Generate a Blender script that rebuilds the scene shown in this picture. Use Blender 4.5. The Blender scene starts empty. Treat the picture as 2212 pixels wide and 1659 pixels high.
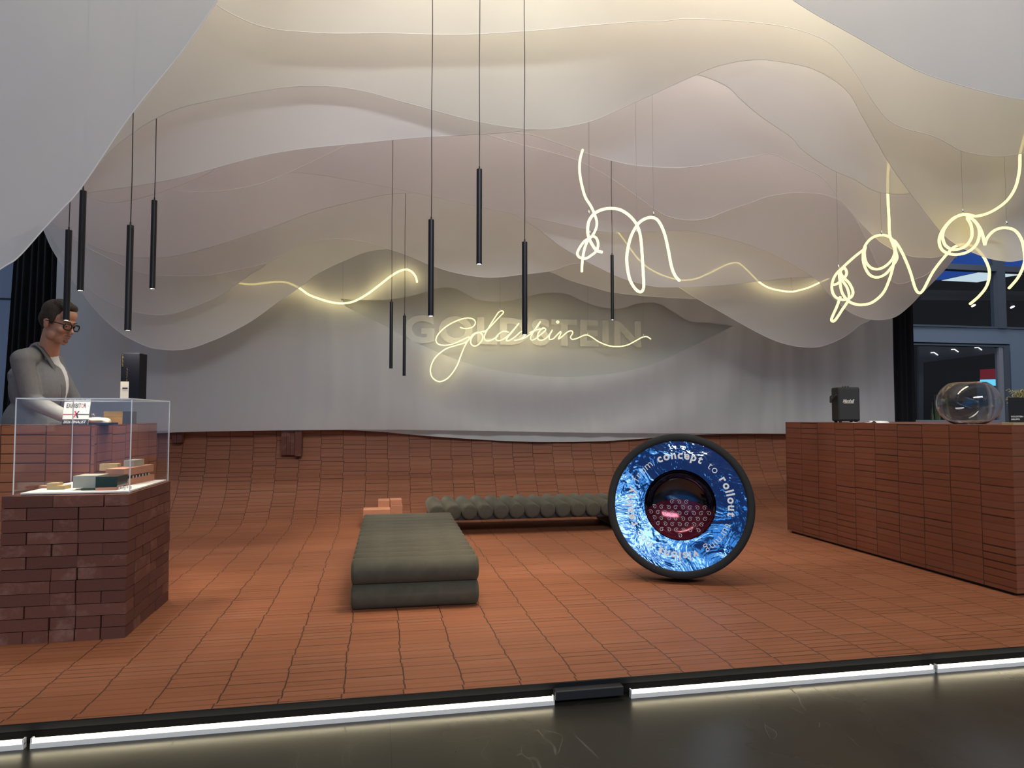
import bpy, math, random
from mathutils import Vector, Matrix, Euler
random.seed(7)
C = bpy.context.scene.collection
PI = math.pi
# ------------------------------------------------------------------ camera
FPX, CAMH, YAW, PITCH = 1480.0, 1.15, math.radians(11.1), math.radians(2.65)
cam_d = bpy.data.cameras.new('camera'); cam = bpy.data.objects.new('camera', cam_d); C.objects.link(cam)
cam_d.sensor_width = 36; cam_d.lens = 36 * FPX / 2212; cam_d.clip_start = .05; cam_d.clip_end = 200
cam.location = (0, 0, CAMH); cam.rotation_euler = (PI / 2 + PITCH, 0, -YAW)
bpy.context.scene.camera = cam
RM = Euler((PI / 2 + PITCH, 0, -YAW)).to_matrix(); CP = Vector((0, 0, CAMH))
def ray(x, y): return RM @ Vector(((x - 1106) / FPX, (829.5 - y) / FPX, -1))
def onY(x, y, Y): d = ray(x, y); return CP + d * (Y / d.y)
def onZ(x, y, Z): d = ray(x, y); return CP + d * ((Z - CAMH) / d.z)
# ------------------------------------------------------------------ render view
vs = bpy.context.scene.view_settings
vs.view_transform = 'Standard'; vs.look = 'None'; vs.gamma = 1; vs.use_curve_mapping = False; vs.exposure = 0.35
cy = bpy.context.scene.cycles
cy.transparent_max_bounces = 24; cy.max_bounces = 10; cy.sample_clamp_indirect = 6
# ------------------------------------------------------------------ node helper
class N:
    def __init__(s, tree): s.t = tree; s.l = tree.links
    def n(s, typ, **kw):
        nd = s.t.nodes.new(typ)
        for k, v in kw.items():
            if k.startswith('i_'):
                key = k[2:]; key = int(key) if key.isdigit() else key.replace('_', ' ')
                s.put(nd.inputs[key], v)
            else: setattr(nd, k, v)
        return nd
    def put(s, inp, v):
        if isinstance(v, bpy.types.NodeSocket): s.l.new(v, inp)
        elif isinstance(v, bpy.types.Node): s.l.new(v.outputs[0], inp)
        elif isinstance(v, tuple) and len(v) == 3 and inp.type == 'RGBA': inp.default_value = (*v, 1)
        else: inp.default_value = v
    def m(s, op, a, b=None, c=None):
        nd = s.t.nodes.new('ShaderNodeMath'); nd.operation = op
        for i, v in enumerate((a, b, c)):
            if v is not None: s.put(nd.inputs[i], v)
        return nd.outputs[0]
    def mix(s, f, a, b, mode='MIX'):
        nd = s.t.nodes.new('ShaderNodeMix'); nd.data_type = 'RGBA'; nd.blend_type = mode
        s.put(nd.inputs[0], f); s.put(nd.inputs[6], a); s.put(nd.inputs[7], b); return nd.outputs[2]
    def ramp(s, f, stops):
        nd = s.t.nodes.new('ShaderNodeValToRGB'); s.put(nd.inputs[0], f); e = nd.color_ramp.elements
        while len(e) < len(stops): e.new(.5)
        for el, (p, c) in zip(e, stops): el.position = p; el.color = (*c, 1) if len(c) == 3 else c
        return nd.outputs[0]
# ------------------------------------------------------------------ world: the dim trade-fair hall
w = bpy.data.worlds.new('hall'); bpy.context.scene.world = w; w.use_nodes = True
wn = N(w.node_tree); wt = w.node_tree; wt.nodes.clear()
tc = wn.n('ShaderNodeTexCoord'); sp = wn.n('ShaderNodeSeparateXYZ', i_0=tc.outputs['Generated'])
up = sp.outputs[2]
amb = wn.ramp(wn.m('MULTIPLY_ADD', up, .5, .5), [(0, (.05, .045, .04)), (.45, (.13, .135, .15)), (.62, (.34, .35, .38)), (1, (.55, .53, .48))])
# roof-light bays and screens far behind the camera, seen as cold bright patches
nz = wn.n('ShaderNodeTexNoise', i_Vector=tc.outputs['Generated'], i_Scale=11.0, i_Detail=4.0, i_Distortion=1.2)
bv = wn.m('ADD', wn.m('ADD', wn.m('MULTIPLY_ADD', up, -2.2, .98), wn.m('MULTIPLY', wn.m('ADD', sp.outputs[0], .33), -1.6)), wn.m('MULTIPLY', wn.m('SUBTRACT', nz.outputs[0], .5), .7))
ptch = wn.ramp(bv, [(.44, (.012, .03, .1)), (.5, (.1, .45, 1.)), (.56, (.02, .08, .3)), (.6, (.35, .9, 1.5)), (.7, (1.6, 1.9, 2.)), (.76, (.1, .3, .7))])
mk = wn.m('MULTIPLY', wn.n('ShaderNodeMapRange', i_0=sp.outputs[1], i_1=-.45, i_2=-.7).outputs[0],
          wn.m('MULTIPLY', wn.n('ShaderNodeMapRange', i_0=up, i_1=-.1, i_2=-.05).outputs[0], wn.n('ShaderNodeMapRange', i_0=up, i_1=.6, i_2=.5).outputs[0]))
mk = wn.m('MULTIPLY', mk, wn.n('ShaderNodeMapRange', i_0=sp.outputs[0], i_1=.15, i_2=0.).outputs[0])
col = wn.mix(mk, amb, wn.n('ShaderNodeVectorMath', operation='MULTIPLY', i_0=ptch, i_1=(2.2, 2.2, 2.2)).outputs[0])
bg = wn.n('ShaderNodeBackground', i_0=col, i_1=0.36)
wn.l.new(bg.outputs[0], wn.n('ShaderNodeOutputWorld').inputs[0])
# ------------------------------------------------------------------ area lights: hall light overhead and in front, plus added unseen fills
def area(name, loc, size, sy, power, colr, rot=(0, 0, 0), spread=None):
    d = bpy.data.lights.new(name, 'AREA'); d.shape = 'RECTANGLE'; d.size = size; d.size_y = sy; d.energy = power; d.color = colr
    if spread: d.spread = spread
    o = bpy.data.objects.new(name, d); C.objects.link(o); o.location = loc; o.rotation_euler = rot; return o
area('fill_light', (1.6, 4.12, 5.9), 5, .5, 120, (1, .9, .74))
for yy, pw in ((5.3, 105), (6.0, 110), (6.85, 60), (7.3, 45), (7.72, 60)):
    area('fill_light', (1.9, yy, 5.65), 9, .12, pw, (1, .95, .88))  # strips added between the cloth panels to brighten the lower cloth
area('fill_light', (2.0, -9, 8), 9, 2, 850, (.95, .97, 1), (math.radians(70), 0, 0))
area('fill_light', (9.5, 9.5, 5.5), 2.5, 2, 60, (.8, .88, 1))  # added to light the facade and the space behind its glass
area('fill_light', (-4.5, 7.0, 5.0), 1.5, 2, 70, (.62, .78, 1))  # cold side light added to turn the left of the cloth bluish
# ------------------------------------------------------------------ materials
def mat(name):
    m = bpy.data.materials.new(name); m.use_nodes = True; m.node_tree.nodes.clear(); k = N(m.node_tree)
    k.out = k.n('ShaderNodeOutputMaterial'); return m, k
def pbr(name, c, rough=.5, metal=0, noise=0, nscale=20, bump=0, emit=None, es=1, **kw):
    m, k = mat(name)
    cs = c
    if noise:
        g = k.n('ShaderNodeTexCoord'); t = k.n('ShaderNodeTexNoise', i_Vector=g.outputs['Object'], i_Scale=nscale, i_Detail=5.0)
        cs = k.mix(t.outputs[0], tuple(x * (1 - noise) for x in c), tuple(min(1, x * (1 + noise)) for x in c))
    b = k.n('ShaderNodeBsdfPrincipled', i_Base_Color=cs, i_Roughness=rough, i_Metallic=metal)
    for a, v in kw.items(): k.put(b.inputs[a.replace('_', ' ')], v)
    if bump:
        g = k.n('ShaderNodeTexCoord'); t = k.n('ShaderNodeTexNoise', i_Vector=g.outputs['Object'], i_Scale=nscale * 3, i_Detail=3.0)
        bp = k.n('ShaderNodeBump', i_Strength=bump, i_Distance=.01, i_Height=t.outputs[0]); k.l.new(bp.outputs[0], b.inputs['Normal'])
    if emit: k.put(b.inputs['Emission Color'], emit); b.inputs['Emission Strength'].default_value = es
    k.l.new(b.outputs[0], k.out.inputs[0]); return m
def tile_mat(name, tw, th, off, jit, c1, c2, c3, rough=.6, spec=.35, rj=.06):
    m, k = mat(name)
    uv = k.n('ShaderNodeUVMap'); s = k.n('ShaderNodeSeparateXYZ', i_0=uv)
    u, v = s.outputs[0], s.outputs[1]
    wnz = lambda a, b=0.: k.n('ShaderNodeTexWhiteNoise', noise_dimensions='2D', i_Vector=k.n('ShaderNodeCombineXYZ', i_0=a, i_1=b)).outputs[0]
    r0 = k.m('FLOOR', k.m('DIVIDE', v, th))
    wob = k.n('ShaderNodeTexNoise', noise_dimensions='2D', i_Vector=uv, i_Scale=.9, i_Detail=1.0).outputs[0]
    U = k.m('ADD', k.m('DIVIDE', u, tw), k.m('ADD', k.m('MULTIPLY', k.m('SUBTRACT', wnz(r0, 3.3), .5), jit), k.m('MULTIPLY', wob, jit * 2)))
    c = k.m('FLOOR', U); V = k.m('ADD', k.m('DIVIDE', v, th), k.m('MULTIPLY', wnz(c, 9.1), off)); r = k.m('FLOOR', V)
    fu = k.m('FRACT', U); fv = k.m('FRACT', V)
    du = k.m('MINIMUM', fu, k.m('SUBTRACT', 1., fu)); dv = k.m('MINIMUM', fv, k.m('SUBTRACT', 1., fv))
    rn = wnz(c, r)
    ju = k.n('ShaderNodeMapRange', i_0=du, i_1=.006, i_2=.015, i_3=1., i_4=0.).outputs[0]
    jr = wnz(k.m('ADD', c, 17.), k.m('FLOOR', k.m('ADD', V, .5)))
    jd = k.m('MULTIPLY', k.m('POWER', jr, 1.6), .95)
    jv = k.m('MULTIPLY', k.n('ShaderNodeMapRange', i_0=dv, i_1=.015, i_2=rj, i_3=1., i_4=0.).outputs[0], k.m('ADD', jd, .22))
    j = k.m('MAXIMUM', ju, jv)
    st = k.n('ShaderNodeTexNoise', noise_dimensions='2D', i_Vector=k.n('ShaderNodeVectorMath', operation='MULTIPLY', i_0=uv, i_1=(7., 60., 1.)), i_Scale=1.0, i_Detail=4.0).outputs[0]
    big = k.n('ShaderNodeTexNoise', noise_dimensions='2D', i_Vector=uv, i_Scale=1.3, i_Detail=2.0).outputs[0]
    base = k.mix(rn, c1, c2)
    base = k.mix(k.m('MULTIPLY', k.m('GREATER_THAN', rn, .86), .6), base, c3)
    base = k.mix(k.m('MULTIPLY_ADD', st, .6, -.1), base, tuple(x * 1.35 for x in c2))
    base = k.mix(k.m('MULTIPLY', big, .35), base, tuple(x * .7 for x in c1))
    base = k.mix(k.m('MULTIPLY', j, .9), base, (.018, .009, .006))
    hgt = k.m('SUBTRACT', k.m('MULTIPLY', k.m('ADD', rn, k.m('MULTIPLY', st, .4)), .25), j)
    bp = k.n('ShaderNodeBump', i_Strength=.45, i_Distance=.004, i_Height=hgt)
    b = k.n('ShaderNodeBsdfPrincipled', i_Base_Color=base, i_Roughness=k.m('MULTIPLY_ADD', st, .2, rough - .1), i_Normal=bp)
    k.put(b.inputs['Specular IOR Level'], spec)
    k.l.new(b.outputs[0], k.out.inputs[0]); return m
M = {}
M['tiles'] = tile_mat('terracotta_slips', .2485, .052, 1.0, .05, (.215, .074, .031), (.27, .094, .042), (.25, .10, .052), rj=.1)
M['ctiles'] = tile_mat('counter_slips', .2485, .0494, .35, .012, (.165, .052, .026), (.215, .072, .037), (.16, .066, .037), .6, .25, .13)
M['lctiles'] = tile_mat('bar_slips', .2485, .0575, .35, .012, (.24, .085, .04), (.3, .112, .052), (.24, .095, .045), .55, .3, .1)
M['brick'] = None
def brick_mat():
    m, k = mat('loose_brick')
    g = k.n('ShaderNodeTexCoord'); geo = k.n('ShaderNodeNewGeometry')
    rn = geo.outputs['Random Per Island']
    n1 = k.n('ShaderNodeTexNoise', i_Vector=g.outputs['Object'], i_Scale=9.0, i_Detail=6.0, i_Roughness=.7).outputs[0]
    n2 = k.n('ShaderNodeTexNoise', i_Vector=g.outputs['Object'], i_Scale=90.0, i_Detail=4.0).outputs[0]
    b1 = k.mix(rn, (.085, .034, .028), (.145, .058, .042))
    sc = k.m('MULTIPLY', k.m('MULTIPLY', k.n('ShaderNodeMapRange', i_0=n1, i_1=.5, i_2=.68).outputs[0], k.m('GREATER_THAN', rn, .45)), .45)
    b2 = k.mix(sc, b1, (.3, .19, .16)); b2 = k.mix(k.m('MULTIPLY', n2, .4), b2, (.17, .06, .04))
    bp = k.n('ShaderNodeBump', i_Strength=.35, i_Distance=.003, i_Height=n2)
    b = k.n('ShaderNodeBsdfPrincipled', i_Base_Color=b2, i_Roughness=.85, i_Normal=bp); k.put(b.inputs['Specular IOR Level'], .25)
    k.l.new(b.outputs[0], k.out.inputs[0]); return m
M['brick'] = brick_mat()
M['step'] = pbr('orange_brick', (.5, .22, .12), .8, noise=.15, nscale=30)
def fabric(name, c, alpha, tr=.55, weave=True):
    m, k = mat(name)
    g = k.n('ShaderNodeTexCoord')
    n = k.n('ShaderNodeTexNoise', i_Vector=g.outputs['Object'], i_Scale=.8, i_Detail=3.0, i_Distortion=.6).outputs[0]
    cs = k.mix(n, tuple(x * y for x, y in zip(c, (.96, .93, .97))), tuple(min(1, x * y) for x, y in zip(c, (1.03, 1.04, 1.0))))  # lilac and cream tints of the light, put into the cloth colour
    df = k.n('ShaderNodeBsdfDiffuse', i_0=cs); tl = k.n('ShaderNodeBsdfTranslucent', i_0=cs); tp = k.n('ShaderNodeBsdfTransparent')
    a = k.n('ShaderNodeMixShader', i_0=tr, i_1=df.outputs[0], i_2=tl.outputs[0])
    b = k.n('ShaderNodeMixShader', i_0=alpha, i_1=tp.outputs[0], i_2=a.outputs[0])
    k.l.new(b.outputs[0], k.out.inputs[0]); return m
def emis(name, c, s):
    m, k = mat(name); e = k.n('ShaderNodeEmission', i_0=c, i_1=s); k.l.new(e.outputs[0], k.out.inputs[0]); return m
def thin_glass(name, tint=(1, 1, 1), refl=1., edge=None):
    m, k = mat(name)
    tp = k.n('ShaderNodeBsdfTransparent', i_0=tint); gl = k.n('ShaderNodeBsdfGlossy', i_0=(1, 1, 1), i_Roughness=.02)
    ge = k.n('ShaderNodeNewGeometry'); dt = k.n('ShaderNodeVectorMath', operation='DOT_PRODUCT', i_0=ge.outputs['Normal'], i_1=ge.outputs['Incoming']).outputs['Value']
    f = k.m('MULTIPLY_ADD', k.m('POWER', k.m('SUBTRACT', 1., k.m('ABSOLUTE', dt)), 5.), .9, .035)
    mx = k.n('ShaderNodeMixShader', i_0=k.m('MULTIPLY', f, refl), i_1=tp.outputs[0], i_2=gl.outputs[0])
    k.l.new(mx.outputs[0], k.out.inputs[0]); return m
M['black'] = pbr('matt_black', (.008, .009, .012), .55); M['fascia'] = pbr('black_fascia', (.004, .004, .005), .95, Specular_IOR_Level=.05)
M['blackmetal'] = pbr('black_anodised', (.012, .012, .016), .38, .3)
M['edgeblack'] = pbr('edge_profile', (.008, .009, .011), .7, Specular_IOR_Level=.15)
M['cable'] = pbr('cable_black', (.02, .02, .02), .6)
M['wire'] = pbr('steel_wire', (.25, .25, .25), .4, .6)
M['lamp'] = emis('lamp_glow', (1, .96, .9), 9)
M['strip'] = emis('strip_glow', (1, .87, .58), 7)
M['tube'] = emis('led_tube_glow', (1, .82, .28), 1.9); M['tubew'] = emis('led_tube_glow_pale', (1, .88, .42), 1.7)
M['neon'] = emis('neon_glow', (1, .83, .27), 2.4)
M['neon2'] = emis('neon_script_glow', (1, .85, .32), 2.0)
M['halo'] = emis('rear_halo_glow', (1, .84, .42), 10); M['halo2'] = emis('script_halo_glow', (1, .84, .42), 7)  # halo: unseen strips behind the neon, added to strengthen its glow on the cloth
M['cap'] = pbr('clear_cap', (.9, .85, .6), .3)
M['chrome'] = pbr('chrome', (.8, .8, .8), .12, 1)
M['white'] = pbr('white', (.8, .79, .76), .5)
M['acryl'] = thin_glass('acrylic_pane', (.975, .98, .985), .6)
M['acryledge'] = pbr('acrylic_edge_glint', (.75, .78, .8), .25, emit=None)  # near-white colour stands in for light caught in the clear edges
M['velvet'] = None
def velvet():
    m, k = mat('olive_velvet')
    g = k.n('ShaderNodeTexCoord')
    n = k.n('ShaderNodeTexNoise', i_Vector=g.outputs['Object'], i_Scale=11.0, i_Detail=5.0, i_Distortion=.8).outputs[0]
    n2 = k.n('ShaderNodeTexNoise', i_Vector=k.n('ShaderNodeVectorMath', operation='MULTIPLY', i_0=g.outputs['Object'], i_1=(160., 40., 40.)), i_Scale=1.0, i_Detail=2.0).outputs[0]
    c = k.mix(n, (.04, .036, .026), (.092, .084, .062)); c = k.mix(k.m('MULTIPLY', n2, .3), c, (.11, .1, .075))
    b = k.n('ShaderNodeBsdfPrincipled', i_Base_Color=c, i_Roughness=.8, i_Normal=k.n('ShaderNodeBump', i_Strength=.25, i_Distance=.002, i_Height=n2))
    k.put(b.inputs['Sheen Weight'], .22); k.put(b.inputs['Sheen Roughness'], .35); k.put(b.inputs['Sheen Tint'], (.75, .74, .6))
    k.put(b.inputs['Specular IOR Level'], .15)
    k.l.new(b.outputs[0], k.out.inputs[0]); return m
M['velvet'] = velvet()
# ------------------------------------------------------------------ mesh helpers
class MB:
    def __init__(s): s.v = []; s.f = []; s.uv = None; s.sm = []
    def add(s, vs_, fs, smooth=False):
        o = len(s.v); s.v += [tuple(v) for v in vs_]; s.f += [tuple(i + o for i in f) for f in fs]; s.sm += [smooth] * len(fs); return s
    def box(s, a, b, rot=0, piv=None, mtx=None):
        x0, y0, z0 = a; x1, y1, z1 = b
        vs_ = [Vector(p) for p in ((x0, y0, z0), (x1, y0, z0), (x1, y1, z0), (x0, y1, z0), (x0, y0, z1), (x1, y0, z1), (x1, y1, z1), (x0, y1, z1))]
        if rot:
            pv = Vector(piv or ((x0 + x1) / 2, (y0 + y1) / 2, 0)); R = Matrix.Rotation(rot, 3, 'Z'); vs_ = [R @ (v - pv) + pv for v in vs_]
        if mtx: vs_ = [mtx @ v for v in vs_]
        return s.add(vs_, [(0, 3, 2, 1), (4, 5, 6, 7), (0, 1, 5, 4), (1, 2, 6, 5), (2, 3, 7, 6), (3, 0, 4, 7)])
    def tube(s, pts, r, n=10, caps=True):
        pts = [Vector(p) for p in pts]; rs = r if isinstance(r, (list, tuple)) else [r] * len(pts)
        up_ = None; rings = []
        for i, p in enumerate(pts):
            t = (pts[min(i + 1, len(pts) - 1)] - pts[max(i - 1, 0)]).normalized()
            if up_ is None:
                up_ = Vector((0, 0, 1)) if abs(t.z) < .9 else Vector((1, 0, 0))
            sd = t.cross(up_)
            if sd.length < 1e-5: sd = t.orthogonal()
            sd.normalize(); up_ = sd.cross(t).normalized()
            rings.append([p + (sd * math.cos(2 * PI * a / n) + up_ * math.sin(2 * PI * a / n)) * rs[i] for a in range(n)])
        vs_ = [v for rg in rings for v in rg]; fs = []
        for i in range(len(pts) - 1):
            for a in range(n): b = (a + 1) % n; fs.append((i * n + a, i * n + b, (i + 1) * n + b, (i + 1) * n + a))
        s.add(vs_, fs, True)
        if caps:
            s.add(rings[0], [tuple(range(n))]); s.add(rings[-1], [tuple(reversed(range(n)))])
        return s
    def lathe(s, prof, n=32, mtx=None, smooth=True):
        vs_ = []; fs = []
        for r, z in prof:
            for a in range(n): vs_.append(Vector((r * math.cos(2 * PI * a / n), r * math.sin(2 * PI * a / n), z)))
        for i in range(len(prof) - 1):
            for a in range(n): b = (a + 1) % n; fs.append((i * n + a, i * n + b, (i + 1) * n + b, (i + 1) * n + a))
        if mtx: vs_ = [mtx @ v for v in vs_]
        return s.add(vs_, fs, smooth)
    def poly(s, pts): return s.add(pts, [tuple(range(len(pts)))])
    def prism(s, pts, d):
        n = len(pts); d = Vector(d); pts = [Vector(p) for p in pts]
        return s.add(pts + [p + d for p in pts], [tuple(reversed(range(n))), tuple(range(n, 2 * n))] + [(i, (i + 1) % n, n + (i + 1) % n, n + i) for i in range(n)])
    def ellip(s, c, r, nu=16, nv=10, mtx=None):
        vs_ = [Vector((math.sin(PI * j / nv) * math.cos(2 * PI * i / nu) * r[0], math.sin(PI * j / nv) * math.sin(2 * PI * i / nu) * r[1], math.cos(PI * j / nv) * r[2])) for j in range(nv + 1) for i in range(nu)]
        if mtx: vs_ = [mtx @ v for v in vs_]
        vs_ = [v + Vector(c) for v in vs_]
        return s.add(vs_, [(j * nu + i, (j + 1) * nu + i, (j + 1) * nu + (i + 1) % nu, j * nu + (i + 1) % nu) for j in range(nv) for i in range(nu)], True)
    def build(s, name, m, parent=None, origin=None, bevel=0, uv=None, merge=False):
        me = bpy.data.meshes.new(name); org = Vector(origin) if origin is not None else Vector((0, 0, 0))
        me.from_pydata([tuple(Vector(v) - org) for v in s.v], [], s.f); me.validate(clean_customdata=False)
        if len(s.sm) == len(me.polygons): me.polygons.foreach_set('use_smooth', s.sm)
        ul = me.uv_layers.new(name='UVMap')
        for p in me.polygons:
            nn = p.normal; ax, ay, az = abs(nn.x), abs(nn.y), abs(nn.z)
            for li in p.loop_indices:
                vi = me.loops[li].vertex_index; co = me.vertices[vi].co + org
                if uv: ul.data[li].uv = uv[vi]
                elif az >= ax and az >= ay: ul.data[li].uv = (co.x, co.y)
                elif ax > ay: ul.data[li].uv = (co.y, co.z)
                else: ul.data[li].uv = (co.x, co.z)
        me.materials.append(m); o = bpy.data.objects.new(name, me); C.objects.link(o); o.location = org
        if parent is not None:
            o.parent = parent; o.matrix_parent_inverse = parent_matrix(parent).inverted()
        if bevel:
            b = o.modifiers.new('bevel', 'BEVEL'); b.width = bevel; b.segments = 2; b.limit_method = 'ANGLE'
        return o
def parent_matrix(p):
    m = Matrix.LocRotScale(p.location, p.rotation_euler, p.scale)
    if p.parent: m = parent_matrix(p.parent) @ p.matrix_parent_inverse @ m
    return m
def tag(o, label=None, cat=None, group=None, kind=None):
    if label: o['label'] = label
    if cat: o['category'] = cat
    if group: o['group'] = group
    if kind: o['kind'] = kind
    return o
def thing(name, label, cat, loc, group=None):
    o = bpy.data.objects.new(name, None); C.objects.link(o); o.location = loc; o.empty_display_size = .1
    return tag(o, label, cat, group)
def copy_tree(o, parent=None):
    c = o.copy(); C.objects.link(c); c.parent = parent
    for ch in [x for x in bpy.data.objects if x.parent == o]: copy_tree(ch, c)
    return c
def smooth_path(p, k=8, closed=False):
    p = [Vector(q) for q in p]; out = []; n = len(p)
    for i in range(n - 1):
        a, b, c, d = p[max(i - 1, 0)], p[i], p[i + 1], p[min(i + 2, n - 1)]
        for j in range(k):
            t = j / k; out.append(.5 * ((2 * b) + (c - a) * t + (2 * a - 5 * b + 4 * c - d) * t * t + (3 * b - a - 3 * c + d) * t ** 3))
    out.append(p[-1]); return out
def text_geo(s, size=1, off=0, ext=.002, align='LEFT', shear=0, sp=1):
    cu = bpy.data.curves.new('t', 'FONT'); cu.body = s; cu.size = size; cu.offset = off; cu.extrude = ext; cu.align_x = align; cu.shear = shear; cu.resolution_u = 3; cu.space_character = sp
    o = bpy.data.objects.new('t', cu); C.objects.link(o); bpy.context.view_layer.update()
    me = bpy.data.meshes.new_from_object(o.evaluated_get(bpy.context.evaluated_depsgraph_get()))
    v = [x.co.copy() for x in me.vertices]; f = [tuple(p.vertices) for p in me.polygons]
    bpy.data.objects.remove(o); bpy.data.curves.remove(cu); bpy.data.meshes.remove(me); return v, f
def put_text(mb, s, org, xd, yd, width=None, height=None, off=0, ext=.001, shear=0, bold=0, sp=1):
    """text whose lower left corner is org, running along xd, up along yd"""
    v, f = text_geo(s, 1, bold, 0, shear=shear, sp=sp)
    x0 = min(p.x for p in v); x1 = max(p.x for p in v); y0 = min(p.y for p in v); y1 = max(p.y for p in v)
    xd = Vector(xd).normalized(); yd = Vector(yd).normalized(); nd = xd.cross(yd)
    sx = width / (x1 - x0) if width else None; sy = height / (y1 - y0) if height else None
    sx = sx or sy; sy = sy or sx
    P = [Vector(org) + xd * ((p.x - x0) * sx) + yd * ((p.y - y0) * sy) + nd * off for p in v]
    mb.add(P, f)
    if ext:
        mb.add([p - nd * ext for p in P], [tuple(reversed(q)) for q in f])
# ================================================================== the setting
HF = -.075
fm, k = mat('hall_vinyl')
g = k.n('ShaderNodeTexCoord'); ob = g.outputs['Object']
n1 = k.n('ShaderNodeTexNoise', i_Vector=ob, i_Scale=1.4, i_Detail=5.0).outputs[0]
n2 = k.n('ShaderNodeTexNoise', i_Vector=ob, i_Scale=28.0, i_Detail=6.0, i_Roughness=.75).outputs[0]
def scratch(scale, rot, thr):
    mp = k.n('ShaderNodeMapping', i_Vector=ob); mp.inputs['Rotation'].default_value = (0, 0, rot); mp.inputs['Scale'].default_value = (scale, scale * .12, 1)
    v = k.n('ShaderNodeTexVoronoi', feature='DISTANCE_TO_EDGE', i_Vector=k.n('ShaderNodeVectorMath', operation='ADD', i_0=mp, i_1=k.n('ShaderNodeTexNoise', i_Vector=ob, i_Scale=2.0).outputs[1]), i_Scale=1.0).outputs[0]
    msk = k.n('ShaderNodeMapRange', i_0=k.n('ShaderNodeTexNoise', i_Vector=ob, i_Scale=3.0 + rot).outputs[0], i_1=.5, i_2=.6).outputs[0]
    return k.m('MULTIPLY', k.m('LESS_THAN', v, thr), msk)
scr = k.m('MAXIMUM', scratch(2.2, .5, .0035), scratch(3.1, 1.9, .004))
spk = k.n('ShaderNodeMapRange', i_0=n2, i_1=.72, i_2=.78).outputs[0]
vb = k.n('ShaderNodeSeparateXYZ', i_0=ob)
seam = k.m('LESS_THAN', k.m('ABSOLUTE', k.m('SUBTRACT', k.m('FRACT', k.m('MULTIPLY_ADD', vb.outputs[0], .5, .47)), .5)), .0012)
bc = k.mix(n1, (.014, .013, .011), (.03, .027, .022)); bc = k.mix(k.m('MULTIPLY', k.m('MAXIMUM', scr, spk), .35), bc, (.16, .14, .11)); bc = k.mix(k.m('MULTIPLY', seam, .8), bc, (.004, .004, .004))
rg = k.m('MULTIPLY_ADD', n1, .25, k.m('MULTIPLY_ADD', scr, .2, .17))
bp = k.n('ShaderNodeBump', i_Strength=.2, i_Distance=.002, i_Height=k.m('ADD', n2, scr))
b = k.n('ShaderNodeBsdfPrincipled', i_Base_Color=bc, i_Roughness=rg, i_Normal=bp); k.put(b.inputs['Specular IOR Level'], .4); k.l.new(b.outputs[0], k.out.inputs[0])
mb = MB(); mb.add([(-16, -4, HF), (20, -4, HF), (20, 20, HF), (-16, 20, HF)], [(0, 1, 2, 3)])
tag(mb.build('floor', fm), kind='structure')
SF = 2.92  # stage front
mb = MB(); uvs = []; prof = [(SF + i * (7.25 - SF) / 12, 0) for i in range(13)]
prof += [(7.25 + .95 * math.sin(a), .95 - .95 * math.cos(a)) for a in [PI / 2 * i / 24 for i in range(1, 25)]] + [(8.2, 1.0)]
xs = [-7 + i * 16 / 16 for i in range(17)]; arc = 0; ly = lz = None
for (y, z) in prof:
    if ly is not None: arc += math.hypot(y - ly, z - lz)
    ly, lz = y, z
    for x in xs: mb.v.append((x, y, z)); uvs.append((x + .116, arc))
n = len(xs)
for j in range(len(prof) - 1):
    for i in range(n - 1): mb.f.append((j * n + i, j * n + i + 1, (j + 1) * n + i + 1, (j + 1) * n + i)); mb.sm.append(True)
stage = thing('stage', 'raised terracotta slip stage floor sweeping up into the low brick back wall', 'stage', (1.3, SF, HF))
mb.build('brick_paving', M['tiles'], stage, uv=uvs)
mb = MB(); mb.box((-7, SF - .012, -.014), (9, SF, .001)).box((-7, SF - .012, -.022), (9, SF - .009, -.014)); mb.build('edge_trim', M['edgeblack'], stage)
mb = MB(); mb.box((-7, SF + .004, HF), (9, SF + .03, -.014)); mb.build('fascia', M['fascia'], stage)
mb = MB()
for i, (x0, x1, z0) in enumerate([(607, 618, 983), (618.5, 627, 983), (627.5, 637, 983), (638, 652, 985)]):
    a = onY(x0, z0, 8.1); b_ = onY(x1, z0, 8.1); d = .035 if i == 3 else 0
    mb.box((a.x, 8.09 - d, a.z), (b_.x, 8.2, .975))
mb.build('upright_brick_slips', M['brick'], stage)
mb = MB()
for (x0, x1) in [(372, 393)]:
    a = onY(x0, 956, 8.1); b_ = onY(x1, 956, 8.1)
    mb.box((a.x, 8.09, a.z), (a.x + (b_.x - a.x) * .45, 8.2, .975)).box((a.x + (b_.x - a.x) * .5, 8.09, a.z), (b_.x, 8.2, .975))
mb.build('upright_brick_slips', M['brick'], stage)
# black tape bridge over the strip
xa, xb = onY(1198, 1490, 2.88).x, onY(1345, 1490, 2.88).x
mb = MB(); mb.box((xa, SF - .055, HF + .018), (xb, SF - .008, -.016)); mb.build('cable_cover', M['black'], stage, bevel=.004)
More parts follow.
